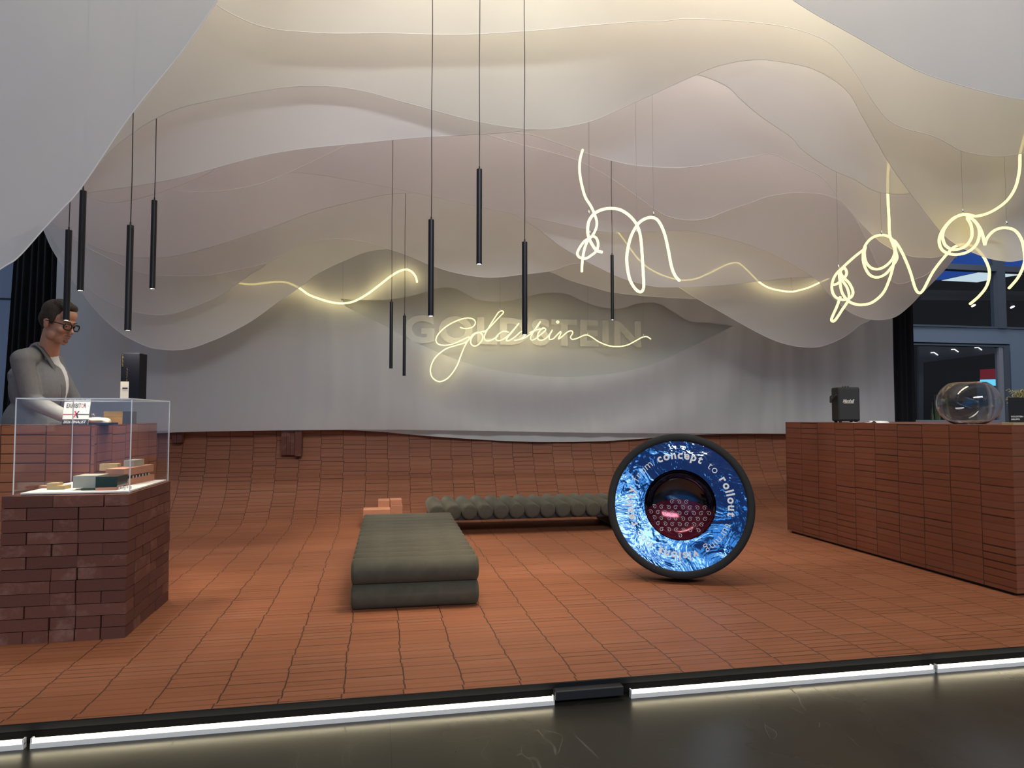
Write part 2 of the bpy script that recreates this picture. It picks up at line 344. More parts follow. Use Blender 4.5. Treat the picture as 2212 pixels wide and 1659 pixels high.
# light strips at the stage foot
for i, (p0, p1, lb) in enumerate([(-260, 56, 'short end of glowing white light strip at stage foot, cut by left frame edge'), (70, 1197, 'longest glowing white light strip under the stage edge, left of black cable cover'),
                                (1362, 2018, 'glowing white light strip under the stage edge, right of black cable cover'), (2024, 2500, 'glowing white light strip at stage foot, cut by right frame edge')]):
    x0 = onY(p0, 1500, 2.88).x; x1 = onY(p1, 1500, 2.88).x; yy = SF - .035; zz = HF + .026
    t = thing('light_strip', lb, 'light strip', ((x0 + x1) / 2, yy, HF), 'light strips along the stage foot')
    mb = MB(); mb.box((x0, yy - .012, HF), (x1, yy + .012, HF + .019)); mb.build('mounting_rail', M['white'], t)
    mb = MB(); mb.tube([(x0 + .006, yy, zz), (x1 - .006, yy, zz)], .0072, 10); mb.build('diffuser', M['strip'], t)
    for xe in (x0, x1 - .006): mb = MB(); mb.box((xe, yy - .01, zz - .01), (xe + .006, yy + .01, zz + .01)); mb.build('end_cap', M['white'], t)
# ================================================================== counters and plinth
RCX, RCY0, RCY1, RCZ = 4.0, 3.71, 6.2, 1.087
rc = thing('reception_counter', 'long terracotta slip counter on the right carrying the speaker and glass bowl', 'counter', (4.4, 5, 0))
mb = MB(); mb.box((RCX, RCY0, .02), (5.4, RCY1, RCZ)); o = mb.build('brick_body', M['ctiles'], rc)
for l in o.data.uv_layers[0].data: l.uv = (l.uv[0] - (.0 if False else .23), l.uv[1])
mb = MB(); mb.box((RCX + .03, RCY0 + .03, 0), (5.37, RCY1 - .03, .02)); mb.build('toe_kick', M['black'], rc)
LX, LY, LZ = -1.72, 4.68, 1.0925
lc = thing('bar_counter', 'terracotta slip bar counter on the left with the man standing behind it', 'counter', (-2.4, 4.8, 0))
mb = MB(); mb.box((-5, LY, .03), (LX, LY + .24, LZ)).box((LX - .22, LY + .24, .03), (LX, 5.9, LZ)); mb.build('brick_body', M['lctiles'], lc)
mb = MB(); mb.box((-5, LY + .03, 0), (LX - .03, LY + .21, .03)).box((LX - .19, LY + .21, 0), (LX - .03, 5.87, .03)); mb.build('toe_kick', M['black'], lc)
PX0, PX1, PY0, PY1, PZ = -1.866, -1.27, 3.92, 4.672, .743
mb = MB(); ch = PZ / 12; h = (PX1 - PX0) / 5
def bk(x0, x1, y0, y1, z0, z1, g_=.0028):
    j = lambda: random.uniform(-.0028, .0028)
    dx, dy = j(), j()
    mb.box((x0 + g_ + dx, y0 + g_ + dy, z0), (x1 - g_ + dx, y1 - g_ + dy, z1 - .0035), rot=random.uniform(-.008, .008), piv=((x0 + x1) / 2, (y0 + y1) / 2, 0))
dd = (PY1 - PY0) / 6
for c_ in range(12):
    z0, z1 = c_ * ch, (c_ + 1) * ch
    pat = [2, 2, 1] if c_ == 11 else ([2, 1, 1, 1] if c_ % 2 else [1, 2, 2]); 
    if c_ == 0: pat = [1, 1, 1, 1, 1]
    if c_ == 4: pat = [2, 1, 2]
    x = PX0
    for n_ in pat: bk(x, x + n_ * h, PY0, PY0 + dd, z0, z1); x += n_ * h
    y = PY0 + dd
    pat = [2, 2, 1] if c_ % 2 else [1, 2, 2]
    if c_ % 4 == 2: pat = [1, 1, 1, 2]
    for n_ in pat:
        bk(PX1 - h, PX1, y, y + n_ * dd, z0, z1); bk(PX0, PX0 + h, y, y + n_ * dd, z0, z1); y += n_ * dd
    if c_ == 11:
        for r_ in range(1, 6): bk(PX0 + h, PX0 + 3 * h, PY0 + r_ * dd, PY0 + (r_ + 1) * dd, z0, z1); bk(PX0 + 3 * h, PX0 + 4 * h, PY0 + r_ * dd, PY0 + (r_ + 1) * dd, z0, z1)
mb.box((PX0 + h, PY0 + dd, .002), (PX1 - h, PY1 - .01, PZ - ch))
tag(mb.build('brick_plinth', M['brick'], origin=(-1.57, 4.3, 0)), 'dry-stacked dark red brick plinth under the clear display case', 'plinth')
# loose brick steps on the sweep behind the near bench
def step(x0, x1, yt, yb, Y, dep, lb):
    a = onY(x0, yt, Y); b_ = onY(x1, yt, Y); bot = onY(x0, yb, Y).z
    mb = MB(); mb.box((a.x, Y, bot), (b_.x, Y + dep, a.z)); tag(mb.build('protruding_brick', M['step'], origin=((a.x + b_.x) / 2, Y, bot), bevel=.002), lb, 'brick', 'bricks jutting out of the sweep behind the near bench')
step(784.5, 843.5, 1102, 1125, 7.22, .2, 'long orange brick behind the near bench, lowest and frontmost of four')
step(817, 841.5, 1082, 1101, 7.42, .2, 'short orange brick, upper left of the stepped group behind the near bench')
step(843, 868, 1080.5, 1091.5, 7.42, .2, 'short orange brick, upper right of the stepped group behind the near bench')
step(843.8, 869.5, 1092, 1112, 7.4, .14, 'short brick under the upper right brick behind the near bench')
# ================================================================== hanging cloth
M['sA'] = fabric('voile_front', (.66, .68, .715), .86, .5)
M['s1'] = fabric('voile_cream_lit', (.92, .90, .82), .87, .5)  # cream cast of the lighting put into the cloth colour
M['s2'] = fabric('voile_grey', (.93, .925, .91), .87, .5)
M['s3'] = fabric('voile_lilac_lit', (.92, .90, .915), .87, .5)  # lilac cast of the lighting put into the cloth colour
M['s4'] = fabric('voile_stone', (.90, .895, .875), .87, .5)
M['hem'] = fabric('stitched_hem', (.9, .89, .86), .93, .35)
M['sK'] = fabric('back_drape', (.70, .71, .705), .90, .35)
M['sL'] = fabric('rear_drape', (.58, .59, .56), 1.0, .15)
TOP = 5.7
def dense(pts, Y, k=8):
    pts = smooth_path([Vector((x, y, 0)) for x, y in pts], k)
    return [onY(p.x, p.y, Y) for p in pts]
def sheet(label, Y, pts, m, amp=.012, fr=2.2, ph=0.):
    e = dense(pts, Y); rows = 14; mb = MB(); n = len(e)
    for j in range(rows + 1):
        t = (j / rows) ** 1.6
        for p in e:
            z = p.z + (TOP - p.z) * t
            fy = amp * (math.sin(p.x * fr + ph) + .6 * math.sin(p.x * fr * 2.3 + ph * 2 + z * .4)) + .004 * math.sin(p.x * 9 + z)
            mb.v.append((p.x, Y + fy, max(z, p.z)))
    for j in range(rows):
        for i in range(n - 1): mb.f.append((j * n + i, j * n + i + 1, (j + 1) * n + i + 1, (j + 1) * n + i)); mb.sm.append(True)
    o = mb.build('fabric_panel', m, origin=(1.5, Y, TOP)); hb = MB()
    for i, p in enumerate(e):
        q = mb.v[i]; tn = (e[min(i + 1, n - 1)] - e[max(i - 1, 0)]).normalized(); nm = Vector((-tn.z, 0, tn.x))
        for u_, v_ in ((-.001, 0), (.0045, 0), (.0045, -.0015), (-.001, -.0015)): hb.v.append((q[0] + nm.x * u_, q[1] + v_ - .0012, q[2] + nm.z * u_))
    for i in range(n - 1):
        for a in range(4): hb.f.append((4 * i + a, 4 * i + (a + 1) % 4, 4 * i + 4 + (a + 1) % 4, 4 * i + 4 + a)); hb.sm.append(True)
    hb.build('hem', M['hem'], o)
    return tag(o, label, 'fabric panel', 'wave-cut cloth panels hung one behind another')
A_ = [(-700, 1050), (-400, 850), (-150, 690), (0, 585), (40, 558), (93, 498), (135, 452), (180, 402), (285, 254), (385, 130), (475, 0), (560, -130), (700, -330), (1000, -480), (1300, -400), (1500, -180), (1600, -80), (1712, 0), (1810, 58), (1900, 107), (2000, 155), (2100, 192), (2160, 208), (2212, 218), (2350, 232), (2700, 200)]
B_ = [(-500, 500), (-100, 330), (0, 262), (180, 100), (275, 0), (340, -40), (430, -10), (500, 30), (580, 60), (680, 70), (800, 72), (930, 73), (1040, 75), (1135, 71), (1250, 60), (1370, 47), (1430, 47), (1480, 42), (1560, 42), (1640, 48), (1720, 62), (1790, 95), (1840, 155), (1888, 228), (1932, 270), (2017, 297), (2072, 325), (2120, 336), (2185, 336), (2300, 300), (2600, 150)]
C_ = [(-500, 760), (-100, 560), (60, 500), (150, 430), (240, 330), (300, 280), (350, 250), (400, 230), (508, 205), (573, 194), (644, 187), (725, 187), (793, 198), (847, 214), (934, 239), (1000, 258), (1036, 267), (1080, 275), (1140, 280), (1200, 278), (1260, 267), (1300, 254), (1370, 222), (1430, 195), (1500, 162), (1550, 142), (1600, 133), (1650, 131), (1700, 138), (1750, 150), (1800, 175), (1833, 202), (1860, 248), (1892, 305), (1918, 352), (1966, 421), (2029, 496), (2065, 526), (2101, 544), (2159, 562), (2220, 558), (2350, 500), (2600, 300)]
C2_ = [(-400, 500), (300, 400), (600, 330), (900, 300), (1100, 286), (1250, 262), (1350, 215), (1430, 165), (1499, 161), (1565, 187), (1598, 217), (1639, 250), (1705, 294), (1730, 322), (1767, 350), (1804, 371), (1844, 387), (1881, 409), (1914, 418), (1965, 418), (2050, 400), (2200, 300), (2500, 100)]
D_ = [(-300, 600), (0, 480), (120, 420), (230, 350), (320, 312), (400, 283), (476, 249), (535, 221), (603, 203), (652, 198), (698, 200), (766, 214), (847, 239), (902, 260), (967, 277), (1050, 285), (1140, 290), (1200, 308), (1258, 328), (1323, 347), (1370, 358), (1440, 364), (1500, 361), (1560, 351), (1620, 340), (1665, 333), (1705, 350), (1741, 366), (1780, 386), (1830, 446), (1889, 511), (1925, 537), (1960, 552), (1992, 557), (2028, 555), (2080, 530), (2200, 430), (2500, 200)]
E2_ = [(-300, 300), (-50, 330), (60, 335), (110, 350), (150, 385), (185, 420), (218, 434), (250, 438), (299, 431), (360, 412), (430, 385), (500, 350), (600, 310), (700, 290), (900, 270), (1200, 290), (1500, 300), (1800, 300), (2200, 250)]
E_ = [(-300, 330), (0, 345), (100, 345), (160, 345), (212, 355), (234, 364), (277, 378), (312, 391), (337, 400), (372, 410), (413, 415), (489, 412), (560, 398), (630, 372), (700, 340), (744, 317), (780, 296), (823, 266), (845, 250), (880, 246), (968, 270), (1050, 290), (1144, 317), (1236, 344), (1280, 365), (1324, 391), (1383, 431), (1421, 456), (1443, 468), (1489, 477), (1530, 472), (1570, 456), (1625, 437), (1665, 423), (1720, 416), (1746, 418), (1786, 424), (1830, 448), (1870, 520), (1900, 585), (1925, 608), (1946, 614), (1979, 603), (2009, 587), (2080, 520), (2250, 350)]
F_ = [(-200, 250), (0, 380), (60, 440), (112, 477), (152, 507), (182, 524), (223, 541), (272, 553), (326, 557), (385, 552), (461, 532), (526, 513), (602, 487), (660, 465), (736, 442), (817, 423), (870, 418), (920, 417), (980, 421), (1045, 434), (1088, 453), (1142, 483), (1204, 529), (1245, 553), (1286, 575), (1340, 600), (1383, 613), (1421, 620), (1462, 621), (1530, 618), (1590, 613), (1640, 608), (1700, 601), (1756, 599), (1789, 601), (1840, 603), (1868, 607), (1911, 624), (1940, 634), (1965, 631), (2000, 615), (2060, 560), (2250, 400)]
F2_ = [(-400, 200), (300, 350), (700, 380), (1100, 460), (1300, 500), (1500, 500), (1650, 540), (1754, 599), (1786, 632), (1824, 667), (1857, 685), (1895, 692), (1933, 685), (1965, 661), (1992, 633), (2028, 598), (2050, 574), (2110, 500), (2250, 330)]
G_ = [(-200, 300), (0, 400), (100, 470), (180, 530), (258, 570), (290, 585), (331, 594), (385, 597), (440, 597), (467, 593), (521, 583), (575, 570), (602, 556), (641, 535), (681, 521), (736, 516), (790, 524), (836, 537), (885, 554), (925, 571), (980, 589), (1034, 599), (1075, 600), (1129, 594), (1189, 586), (1240, 570), (1290, 574), (1350, 588), (1420, 603), (1462, 618), (1505, 645), (1557, 676), (1611, 706), (1665, 733), (1706, 746), (1754, 751), (1789, 744), (1830, 725), (1862, 701), (1884, 690), (1950, 640), (2020, 560), (2200, 380)]
G2_ = [(-200, 200), (0, 350), (60, 420), (103, 494), (130, 545), (168, 602), (196, 628), (236, 654), (290, 674), (337, 681), (380, 677), (440, 656), (483, 635), (521, 608), (545, 590), (570, 575), (620, 520), (700, 480), (900, 470), (1200, 500), (1500, 520), (1800, 500), (2150, 400)]
H_ = [(-200, 200), (0, 330), (60, 430), (93, 494), (114, 540), (150, 596), (177, 632), (201, 664), (236, 700), (272, 727), (318, 749), (345, 755), (380, 757), (413, 753), (453, 739), (494, 720), (548, 690), (602, 651), (657, 614), (684, 593), (734, 568), (790, 545), (836, 538), (900, 532), (1000, 545), (1100, 565), (1185, 586), (1231, 605), (1286, 622), (1324, 632), (1394, 641), (1475, 645), (1505, 646), (1600, 640), (1750, 600), (1950, 500)]
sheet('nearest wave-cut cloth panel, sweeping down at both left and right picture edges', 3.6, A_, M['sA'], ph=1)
sheet('cloth panel with a long flat wave edge near the picture top', 4.65, B_, M['s1'], ph=2)
sheet('cloth panel dipping at top centre and falling low before the glass facade', 4.95, C_, M['s1'], ph=3)
sheet('cloth panel whose slanting edge shows only between two waves at upper right', 5.13, C2_, M['s2'], amp=.008, ph=4)
sheet('cloth panel with the bright arched edge at upper left', 5.45, D_, M['s2'], amp=.008, ph=5)
sheet('lilac-lit cloth panel with a shallow bowl edge, topmost behind the left pendants', 5.9, E2_, M['s3'], amp=.008, ph=2.5)
sheet('lilac-lit cloth panel whose edge dips right of the m-shaped tube light', 6.15, E_, M['s3'], ph=6)
sheet('cloth panel dipping to a small lobe behind the right loops, beside the black drape', 6.35, F2_, M['s3'], amp=.008, ph=.5)
sheet('wide cloth panel humped behind the central pendants, dipping beneath the m-shaped tube', 6.55, F_, M['s3'], ph=7)
sheet('cloth panel with the largest low lobe at right, above the black speaker', 7.05, G_, M['s4'], ph=8)
sheet('cloth panel forming the upper of the two deep bowls at left', 7.2, G2_, M['s4'], amp=.008, ph=9)
sheet('cloth panel forming the lowest deep bowl at left, behind the man', 7.42, H_, M['s4'], amp=.014, ph=10)
# back drape with the lens-shaped opening
I_ = [(738, 645), (763, 647), (795, 648), (839, 647), (885, 640), (920, 630), (955, 621), (985, 624), (1012, 638), (1039, 649), (1088, 651), (1129, 643), (1170, 634), (1204, 632), (1231, 637), (1272, 656), (1313, 666), (1345, 666), (1380, 655), (1421, 655), (1456, 675), (1489, 694), (1530, 697), (1584, 704)]
J_ = [(738, 645), (746, 661), (790, 684), (836, 706), (898, 740), (1003, 783), (1085, 802), (1166, 812), (1239, 814), (1329, 806), (1410, 786), (1492, 750), (1584, 704)]
BOT = [(-500, 950), (100, 945), (380, 934), (520, 931), (800, 928), (1000, 930), (1300, 935), (1697, 937), (1929, 940)]
def interp(c, x):
    for (x0, z0), (x1, z1) in zip(c, c[1:]):
        if x0 <= x <= x1: return z0 + (z1 - z0) * (x - x0) / max(1e-9, x1 - x0)
    return c[0][1] if x < c[0][0] else c[-1][1]
KY = 8.0
tow = lambda c, Y: [(p.x, p.z) for p in dense(c, Y, 6)]
Iw, Jw, Bw = tow(I_, KY), tow(J_, KY), tow(BOT, KY)
x0, x1 = onY(120, 700, KY).x, onY(1929, 700, KY).x
nx = 420; mb = MB(); cols = [x0 + (x1 - x0) * i / nx for i in range(nx + 1)]
def fold(x, z):
    t = max(0, min(1, (3.2 - z) / 2.2)); xx = x - .14 * math.sin(z * 1.1 + x * .9) * (1 if x < 5 else .3)
    cen = math.exp(-((x - 2.2) / 2.0) ** 2)
    f = (.018 - .012 * cen) * math.sin(xx * 9.5 + 1.3 * math.sin(xx * 2.1)) + .008 * math.sin(xx * 21 + 2 * math.sin(xx * 3.3 + z)) + .002 * math.sin(xx * 47 + z * 2)
    sw = .035 * math.sin(1.9 * math.hypot(x - 2.0, (z - 2.6) * 1.7) * 3) * cen * t
    return f * (.35 + .65 * t) + sw
for part in (0, 1):
    R_ = 34
    base = len(mb.v)
    for j in range(R_ + 1):
        t = j / R_
        for x in cols:
            inl = Iw[0][0] < x < Iw[-1][0]
            mid = Iw[0][1] if x <= Iw[0][0] else Iw[-1][1]
            lo = interp(Bw, x) if part == 0 else (interp(Iw, x) if inl else mid)
            hi = TOP if part else (interp(Jw, x) if inl else mid)
            z = lo + (hi - lo) * t; mb.v.append((x, KY + fold(x, z) * .75, z))
    for j in range(R_):
        for i in range(nx): a = base + j * (nx + 1) + i; mb.f.append((a, a + 1, a + nx + 2, a + nx + 1)); mb.sm.append(True)
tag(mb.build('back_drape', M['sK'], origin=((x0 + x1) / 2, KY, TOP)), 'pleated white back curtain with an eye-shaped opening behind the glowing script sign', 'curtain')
LB = tow([(-500, 925), (600, 927), (790, 931), (900, 940), (1010, 948), (1100, 953), (1200, 955), (1300, 953), (1400, 947), (1550, 938), (1929, 932)], 8.11)
mb = MB(); nx = 160; cols = [x0 + (x1 - x0) * i / nx for i in range(nx + 1)]
for j in range(31):
    for x in cols:
        lo = interp(LB, x); z = lo + (TOP - lo) * j / 30; mb.v.append((x, 8.125 + .012 * math.sin(x * 6) + .008 * math.sin(x * 15 + z), z))
for j in range(30):
    for i in range(nx): a = j * (nx + 1) + i; mb.f.append((a, a + 1, a + nx + 2, a + nx + 1)); mb.sm.append(True)
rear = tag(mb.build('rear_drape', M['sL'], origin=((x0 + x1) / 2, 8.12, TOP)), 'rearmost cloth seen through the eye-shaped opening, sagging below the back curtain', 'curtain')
# pale block lettering on the rear cloth
mb = MB(); a = onY(873, 740, 8.085); b_ = onY(1385, 751, 8.085)
put_text(mb, 'GOLDSTEIN', (a.x, 8.085, a.z - .005), (1, 0, 0), (0, 0, 1), width=b_.x - a.x, height=.335, bold=.035, ext=.004, sp=1.12)
m_, k = mat('pale_lettering'); tp = k.n('ShaderNodeBsdfTransparent'); df = k.n('ShaderNodeBsdfDiffuse', i_0=(.9, .9, .84)); mx = k.n('ShaderNodeMixShader', i_0=.3, i_1=tp.outputs[0], i_2=df.outputs[0]); k.l.new(mx.outputs[0], k.out.inputs[0])
mb.build('block_lettering', m_, rear)
# black side drapes
def drape(label, xb0, xb1, xt0, xt1, Y, zt=5.7):
    mb = MB(); n = 60
    for j in range(13):
        t = j / 12
        for i in range(n + 1):
            u = i / n; x = (xb0 + (xb1 - xb0) * u) * (1 - t) + (xt0 + (xt1 - xt0) * u) * t
            mb.v.append((x, Y + .03 * math.sin(u * 40) + .015 * math.sin(u * 17), .0 + zt * t))
    for j in range(12):
        for i in range(n): a = j * (n + 1) + i; mb.f.append((a, a + 1, a + n + 2, a + n + 1)); mb.sm.append(True)
    tag(mb.build('black_drape', M['drape'], origin=((xb0 + xb1) / 2, Y, 0)), label, 'curtain')
M['drape'] = pbr('black_molton', (.006, .006, .008), .95)
drape('black floor-length drape between the white back curtain and the glass facade', 6.77, 7.37, 6.77, 7.37, 8.3)
drape('black drape behind the man at the left end of the white back curtain', onY(-8, 850, 8.3).x, onY(118, 700, 8.3).x, onY(55, 300, 8.3).x, onY(125, 300, 8.3).x, 8.35)
# ================================================================== pendants
def spot(name, loc, power, ang, parent, colr=(1, .86, .66)):
    d = bpy.data.lights.new(name, 'SPOT'); d.energy = power; d.spot_size = math.radians(ang); d.spot_blend = .6; d.color = colr; d.shadow_soft_size = .02
    o = bpy.data.objects.new(name, d); C.objects.link(o); o.location = loc; o.parent = parent; o.matrix_parent_inverse = parent_matrix(parent).inverted(); return o
PEND = [(143, 497, 692, 4.70, 'black cylinder pendant hanging in front of the man, leftmost of ten'),
        (173.5, 412, 628, 4.55, 'black cylinder pendant high at left, second from the left'),
        (276, 487, 714, 4.30, 'black cylinder pendant above the tall navy gift box at left'),
        (329, 433, 624, 5.05, 'black cylinder pendant at left, rightmost of the left cluster of four'),
        (844.5, 652, 796, 6.26, 'small distant black pendant ending left of the script sign loop, higher of two'),
        (873, 682, 812, 6.82, 'small distant black pendant hanging lowest, beside the script sign loop'),
        (930.5, 475, 683, 4.32, 'black pendant hanging above the capital initial of the script sign'),
        (1035, 366, 571, 4.38, 'highest black pendant, hanging at upper centre of the picture'),
        (1133.5, 523, 723, 4.5, 'black pendant overlapping the middle of the glowing script sign'),
        (1323, 551, 691, 6.04, 'black pendant hanging between the two halves of the m-shaped tube light')]
for (px, y0, y1, Y, lb) in PEND:
    a = onY(px, y1, Y); tz = onY(px, y0, Y).z; R = .0185 if Y < 5.5 else .0155
    t = thing('pendant_lamp', lb, 'lamp', (a.x, Y, a.z), 'black cylinder pendant lamps')
    mb = MB(); mb.lathe([(0, tz), (R, tz), (R, a.z), (R * .8, a.z), (R * .8, a.z + .008), (0, a.z + .008)], 24, Matrix.Translation((a.x, Y, 0)), False); mb.build('lamp_tube', M['blackmetal'], t)
    mb = MB(); mb.lathe([(0, a.z + .001), (R * .78, a.z + .002), (R * .78, a.z + .006)], 24, Matrix.Translation((a.x, Y, 0)), False); mb.build('light_disc', M['lamp'], t)
    mb = MB(); mb.tube([(a.x, Y, tz - .002), (a.x, Y, tz + .02)], .005, 8); mb.tube([(a.x + .002 * math.sin(i * 1.7), Y, tz + (6.0 - tz) * i / 14) for i in range(15)], .0028, 6); mb.build('cable', M['cable'], t)
    spot('lamp_light', (a.x, Y, a.z - .004), 26, 84, t)
# ================================================================== tube lights
def P2(pts, ox, oy, sc): return [(ox + x / sc, oy + y / sc) for x, y in pts]
def tube_obj(name, pts, Ys, r, m, parent, org=None, n=10, k=7):
    p = smooth_path([Vector((x, y, 0)) for x, y in pts], k); L = len(p) - 1; out = []
    for i, q in enumerate(p):
        Y = Ys(i / L) if callable(Ys) else Ys
        out.append(onY(q.x, q.y, Y))
    mb = MB(); mb.tube(out, r, n); return mb.build(name, m, parent, origin=org), out
def wires(t, spots):
    for (x, y, Y) in spots:
        a = onY(x, y, Y); mb = MB(); mb.tube([a, (a.x, a.y, 6.0)], .0009, 5); mb.build('suspension_wire', M['wire'], t)
        mb = MB(); mb.tube([a - Vector((0, 0, .004)), a + Vector((0, 0, .012)), a + Vector((0, 0, .03))], [.005, .009, .003], 8); mb.build('wire_gripper', M['chrome'], t)
t1 = thing('tube_light', 'glowing yellow tube light looping like a letter m beneath the arched cloth', 'light', (onY(1360, 500, 5.3).x, 5.3, onY(1360, 500, 5.3).z), 'hanging bent tube lights')
pm = P2([(178, 112), (172, 130), (150, 220), (148, 330), (170, 460), (205, 580), (260, 670), (300, 760), (320, 840), (300, 920), (255, 985), (200, 1015), (150, 1080), (125, 1140), (148, 1180), (210, 1190), (265, 1158), (315, 1115), (332, 1050), (315, 990), (272, 970), (232, 1008), (198, 1090), (180, 1180), (172, 1260), (170, 1320)], 1220, 300, 4.609)
tube_obj('light_tube', pm, lambda u: 5.36 - .12 * math.sin(u * 9), .0102, M['tubew'], t1)
pm2 = P2([(1140, 1410), (1095, 1355), (1060, 1260), (1030, 1100), (990, 935), (930, 815), (860, 782), (780, 805), (720, 860), (660, 970), (625, 1110), (618, 1230), (645, 1390), (700, 1490), (755, 1523), (785, 1480), (782, 1350), (770, 1150), (755, 980), (720, 860), (650, 770), (560, 710), (470, 692), (380, 702), (300, 740), (245, 810), (228, 900), (238, 980), (272, 1050), (315, 1108), (372, 1128)], 1220, 300, 4.609)
tube_obj('light_tube', pm2, lambda u: 5.2 + .12 * math.sin(u * 14), .0116, M['tubew'], t1)
wires(t1, [(1272, 461, 5.3), (1274, 505, 5.28), (1375.5, 502, 5.28), (1411.5, 464, 5.3)])
t2 = thing('tube_light', 'glowing yellow tube light with a hanging loop and deep v bend near the black drape', 'light', (onY(1900, 550, 5.28).x, 5.28, onY(1900, 550, 5.28).z), 'hanging bent tube lights')
pr1 = P2([(599, 318), (592, 420), (588, 520), (592, 650), (598, 760), (603, 880), (625, 950), (648, 1010), (655, 1060), (615, 1120), (570, 1170), (510, 1192), (455, 1168), (420, 1100), (413, 1030), (430, 960), (478, 908), (545, 888), (605, 905), (640, 955), (636, 1030), (600, 1088), (540, 1128), (480, 1128), (435, 1085), (422, 1020), (430, 975)], 1740, 240, 3.318)
tube_obj('light_tube', pr1, lambda u: 5.3 - .07 * math.sin(u * 16), .0108, M['tube'], t2)
pr2 = P2([(428, 985), (350, 1045), (270, 1118), (215, 1175), (190, 1240), (195, 1300), (225, 1340), (275, 1352), (325, 1335), (340, 1295), (315, 1235), (270, 1190), (250, 1150), (278, 1125), (295, 1160), (275, 1200), (230, 1235), (205, 1245)], 1740, 240, 3.318)
tube_obj('light_tube', pr2, lambda u: 5.33 - .05 * math.sin(u * 12), .0108, M['tube'], t2)
pr3 = P2([(240, 1140), (248, 1230), (262, 1300), (300, 1355), (350, 1382), (410, 1388), (480, 1370), (555, 1305), (600, 1210), (628, 1110), (640, 1010), (632, 930), (665, 965), (705, 1040), (750, 1150), (785, 1265), (812, 1302), (845, 1280), (915, 1150), (1000, 1040), (1065, 975), (1140, 955), (1215, 980), (1280, 1050), (1318, 1150), (1300, 1250), (1245, 1325), (1180, 1382)], 1740, 240, 3.318)
tube_obj('light_tube', pr3, lambda u: 5.32 - .4 * max(0, u - .45), .0112, M['tube'], t2)
pr4 = P2([(250, 1330), (225, 1400), (188, 1485), (193, 1505), (215, 1495), (262, 1425), (310, 1345), (300, 1270), (255, 1200), (243, 1160)], 1740, 240, 3.318)
tube_obj('light_tube', pr4, 5.27, .0108, M['tube'], t2)
wires(t2, [(1904, 505, 5.25), (1811, 579, 5.3)])
t3 = thing('tube_light', 'glowing yellow tube light with a double ring and hook, cut by the right picture edge', 'light', (onY(2120, 520, 4.8).x, 4.8, onY(2120, 520, 4.8).z), 'hanging bent tube lights')
pr5 = P2([(1640, -30), (1590, 120), (1558, 230), (1538, 310), (1534, 420), (1505, 545), (1440, 645), (1330, 722), (1225, 753), (1150, 740), (1060, 768), (985, 850), (958, 930), (985, 1000), (1070, 1028), (1170, 1005), (1235, 935), (1242, 835), (1185, 765), (1120, 742), (1040, 788), (985, 870), (998, 955), (1060, 992), (1140, 972), (1190, 905), (1187, 820), (1160, 765), (1210, 785), (1260, 860), (1285, 958)], 1740, 240, 3.318)
tube_obj('light_tube', pr5, lambda u: 4.82 - .06 * math.sin(u * 20), .0108, M['tube'], t3)
pr6 = P2([(1285, 958), (1305, 905), (1355, 855), (1425, 836), (1500, 855), (1548, 920), (1568, 1010), (1568, 1090), (1525, 1190), (1458, 1270)], 1740, 240, 3.318)
tube_obj('light_tube', pr6, 4.78, .0108, M['tube'], t3)
wires(t3, [(2080, 458, 4.8), (2174.5, 484, 4.78)])
# thin neon lines behind the cloth
nl = P2([(60, 485), (110, 505), (200, 545), (340, 582), (460, 595), (580, 580), (700, 570), (800, 578), (910, 628), (1000, 690), (1100, 730), (1220, 765), (1330, 775), (1440, 755), (1560, 690), (1680, 600), (1790, 515), (1870, 468), (1940, 452), (1990, 475), (2025, 520), (2040, 575)], 440, 480, 4.424)
o, _ = tube_obj('neon_line', nl, 7.91, .0105, M['neon'], None, onY(690, 620, 7.9)); tag(o, 'thin glowing wavy neon line on the back curtain at left', 'neon light'); _h = tube_obj('hidden_halo_strip', nl, 7.925, .006, M['halo'], o, n=6)[0]; wires(o, [(560, 611, 7.91), (740, 655, 7.91), (880, 584, 7.91)])
nr = P2([(520, 478), (580, 475), (630, 505), (700, 580), (780, 690), (860, 790), (950, 860), (1060, 910), (1180, 940), (1300, 930), (1420, 880), (1540, 820), (1600, 803), (1650, 808), (1720, 870), (1800, 950), (1880, 1000), (1980, 1025), (2070, 1032), (2150, 1015), (2212, 995), (2310, 950), (2380, 920)], 1150, 350, 3.687)
o, _ = tube_obj('neon_line', nr, 6.97, .0085, M['neon'], None, onY(1600, 600, 6.96)); tag(o, 'thin glowing wavy neon line partly veiled by cloth, right of the m-shaped tube', 'neon light'); _h = tube_obj('hidden_halo_strip', nr, 6.98, .004, M['halo'], o, n=6)[0]; wires(o, [(1440, 604, 6.97), (1590, 568, 6.97), (1711, 629, 6.97)])
sg = thing('script_sign', 'glowing yellow handwritten script sign in front of the back curtain', 'sign', (onY(1170, 740, 7.9).x, 7.9, onY(1170, 740, 7.9).z))
Q = lambda p: P2(p, 820, 560, 3.456)
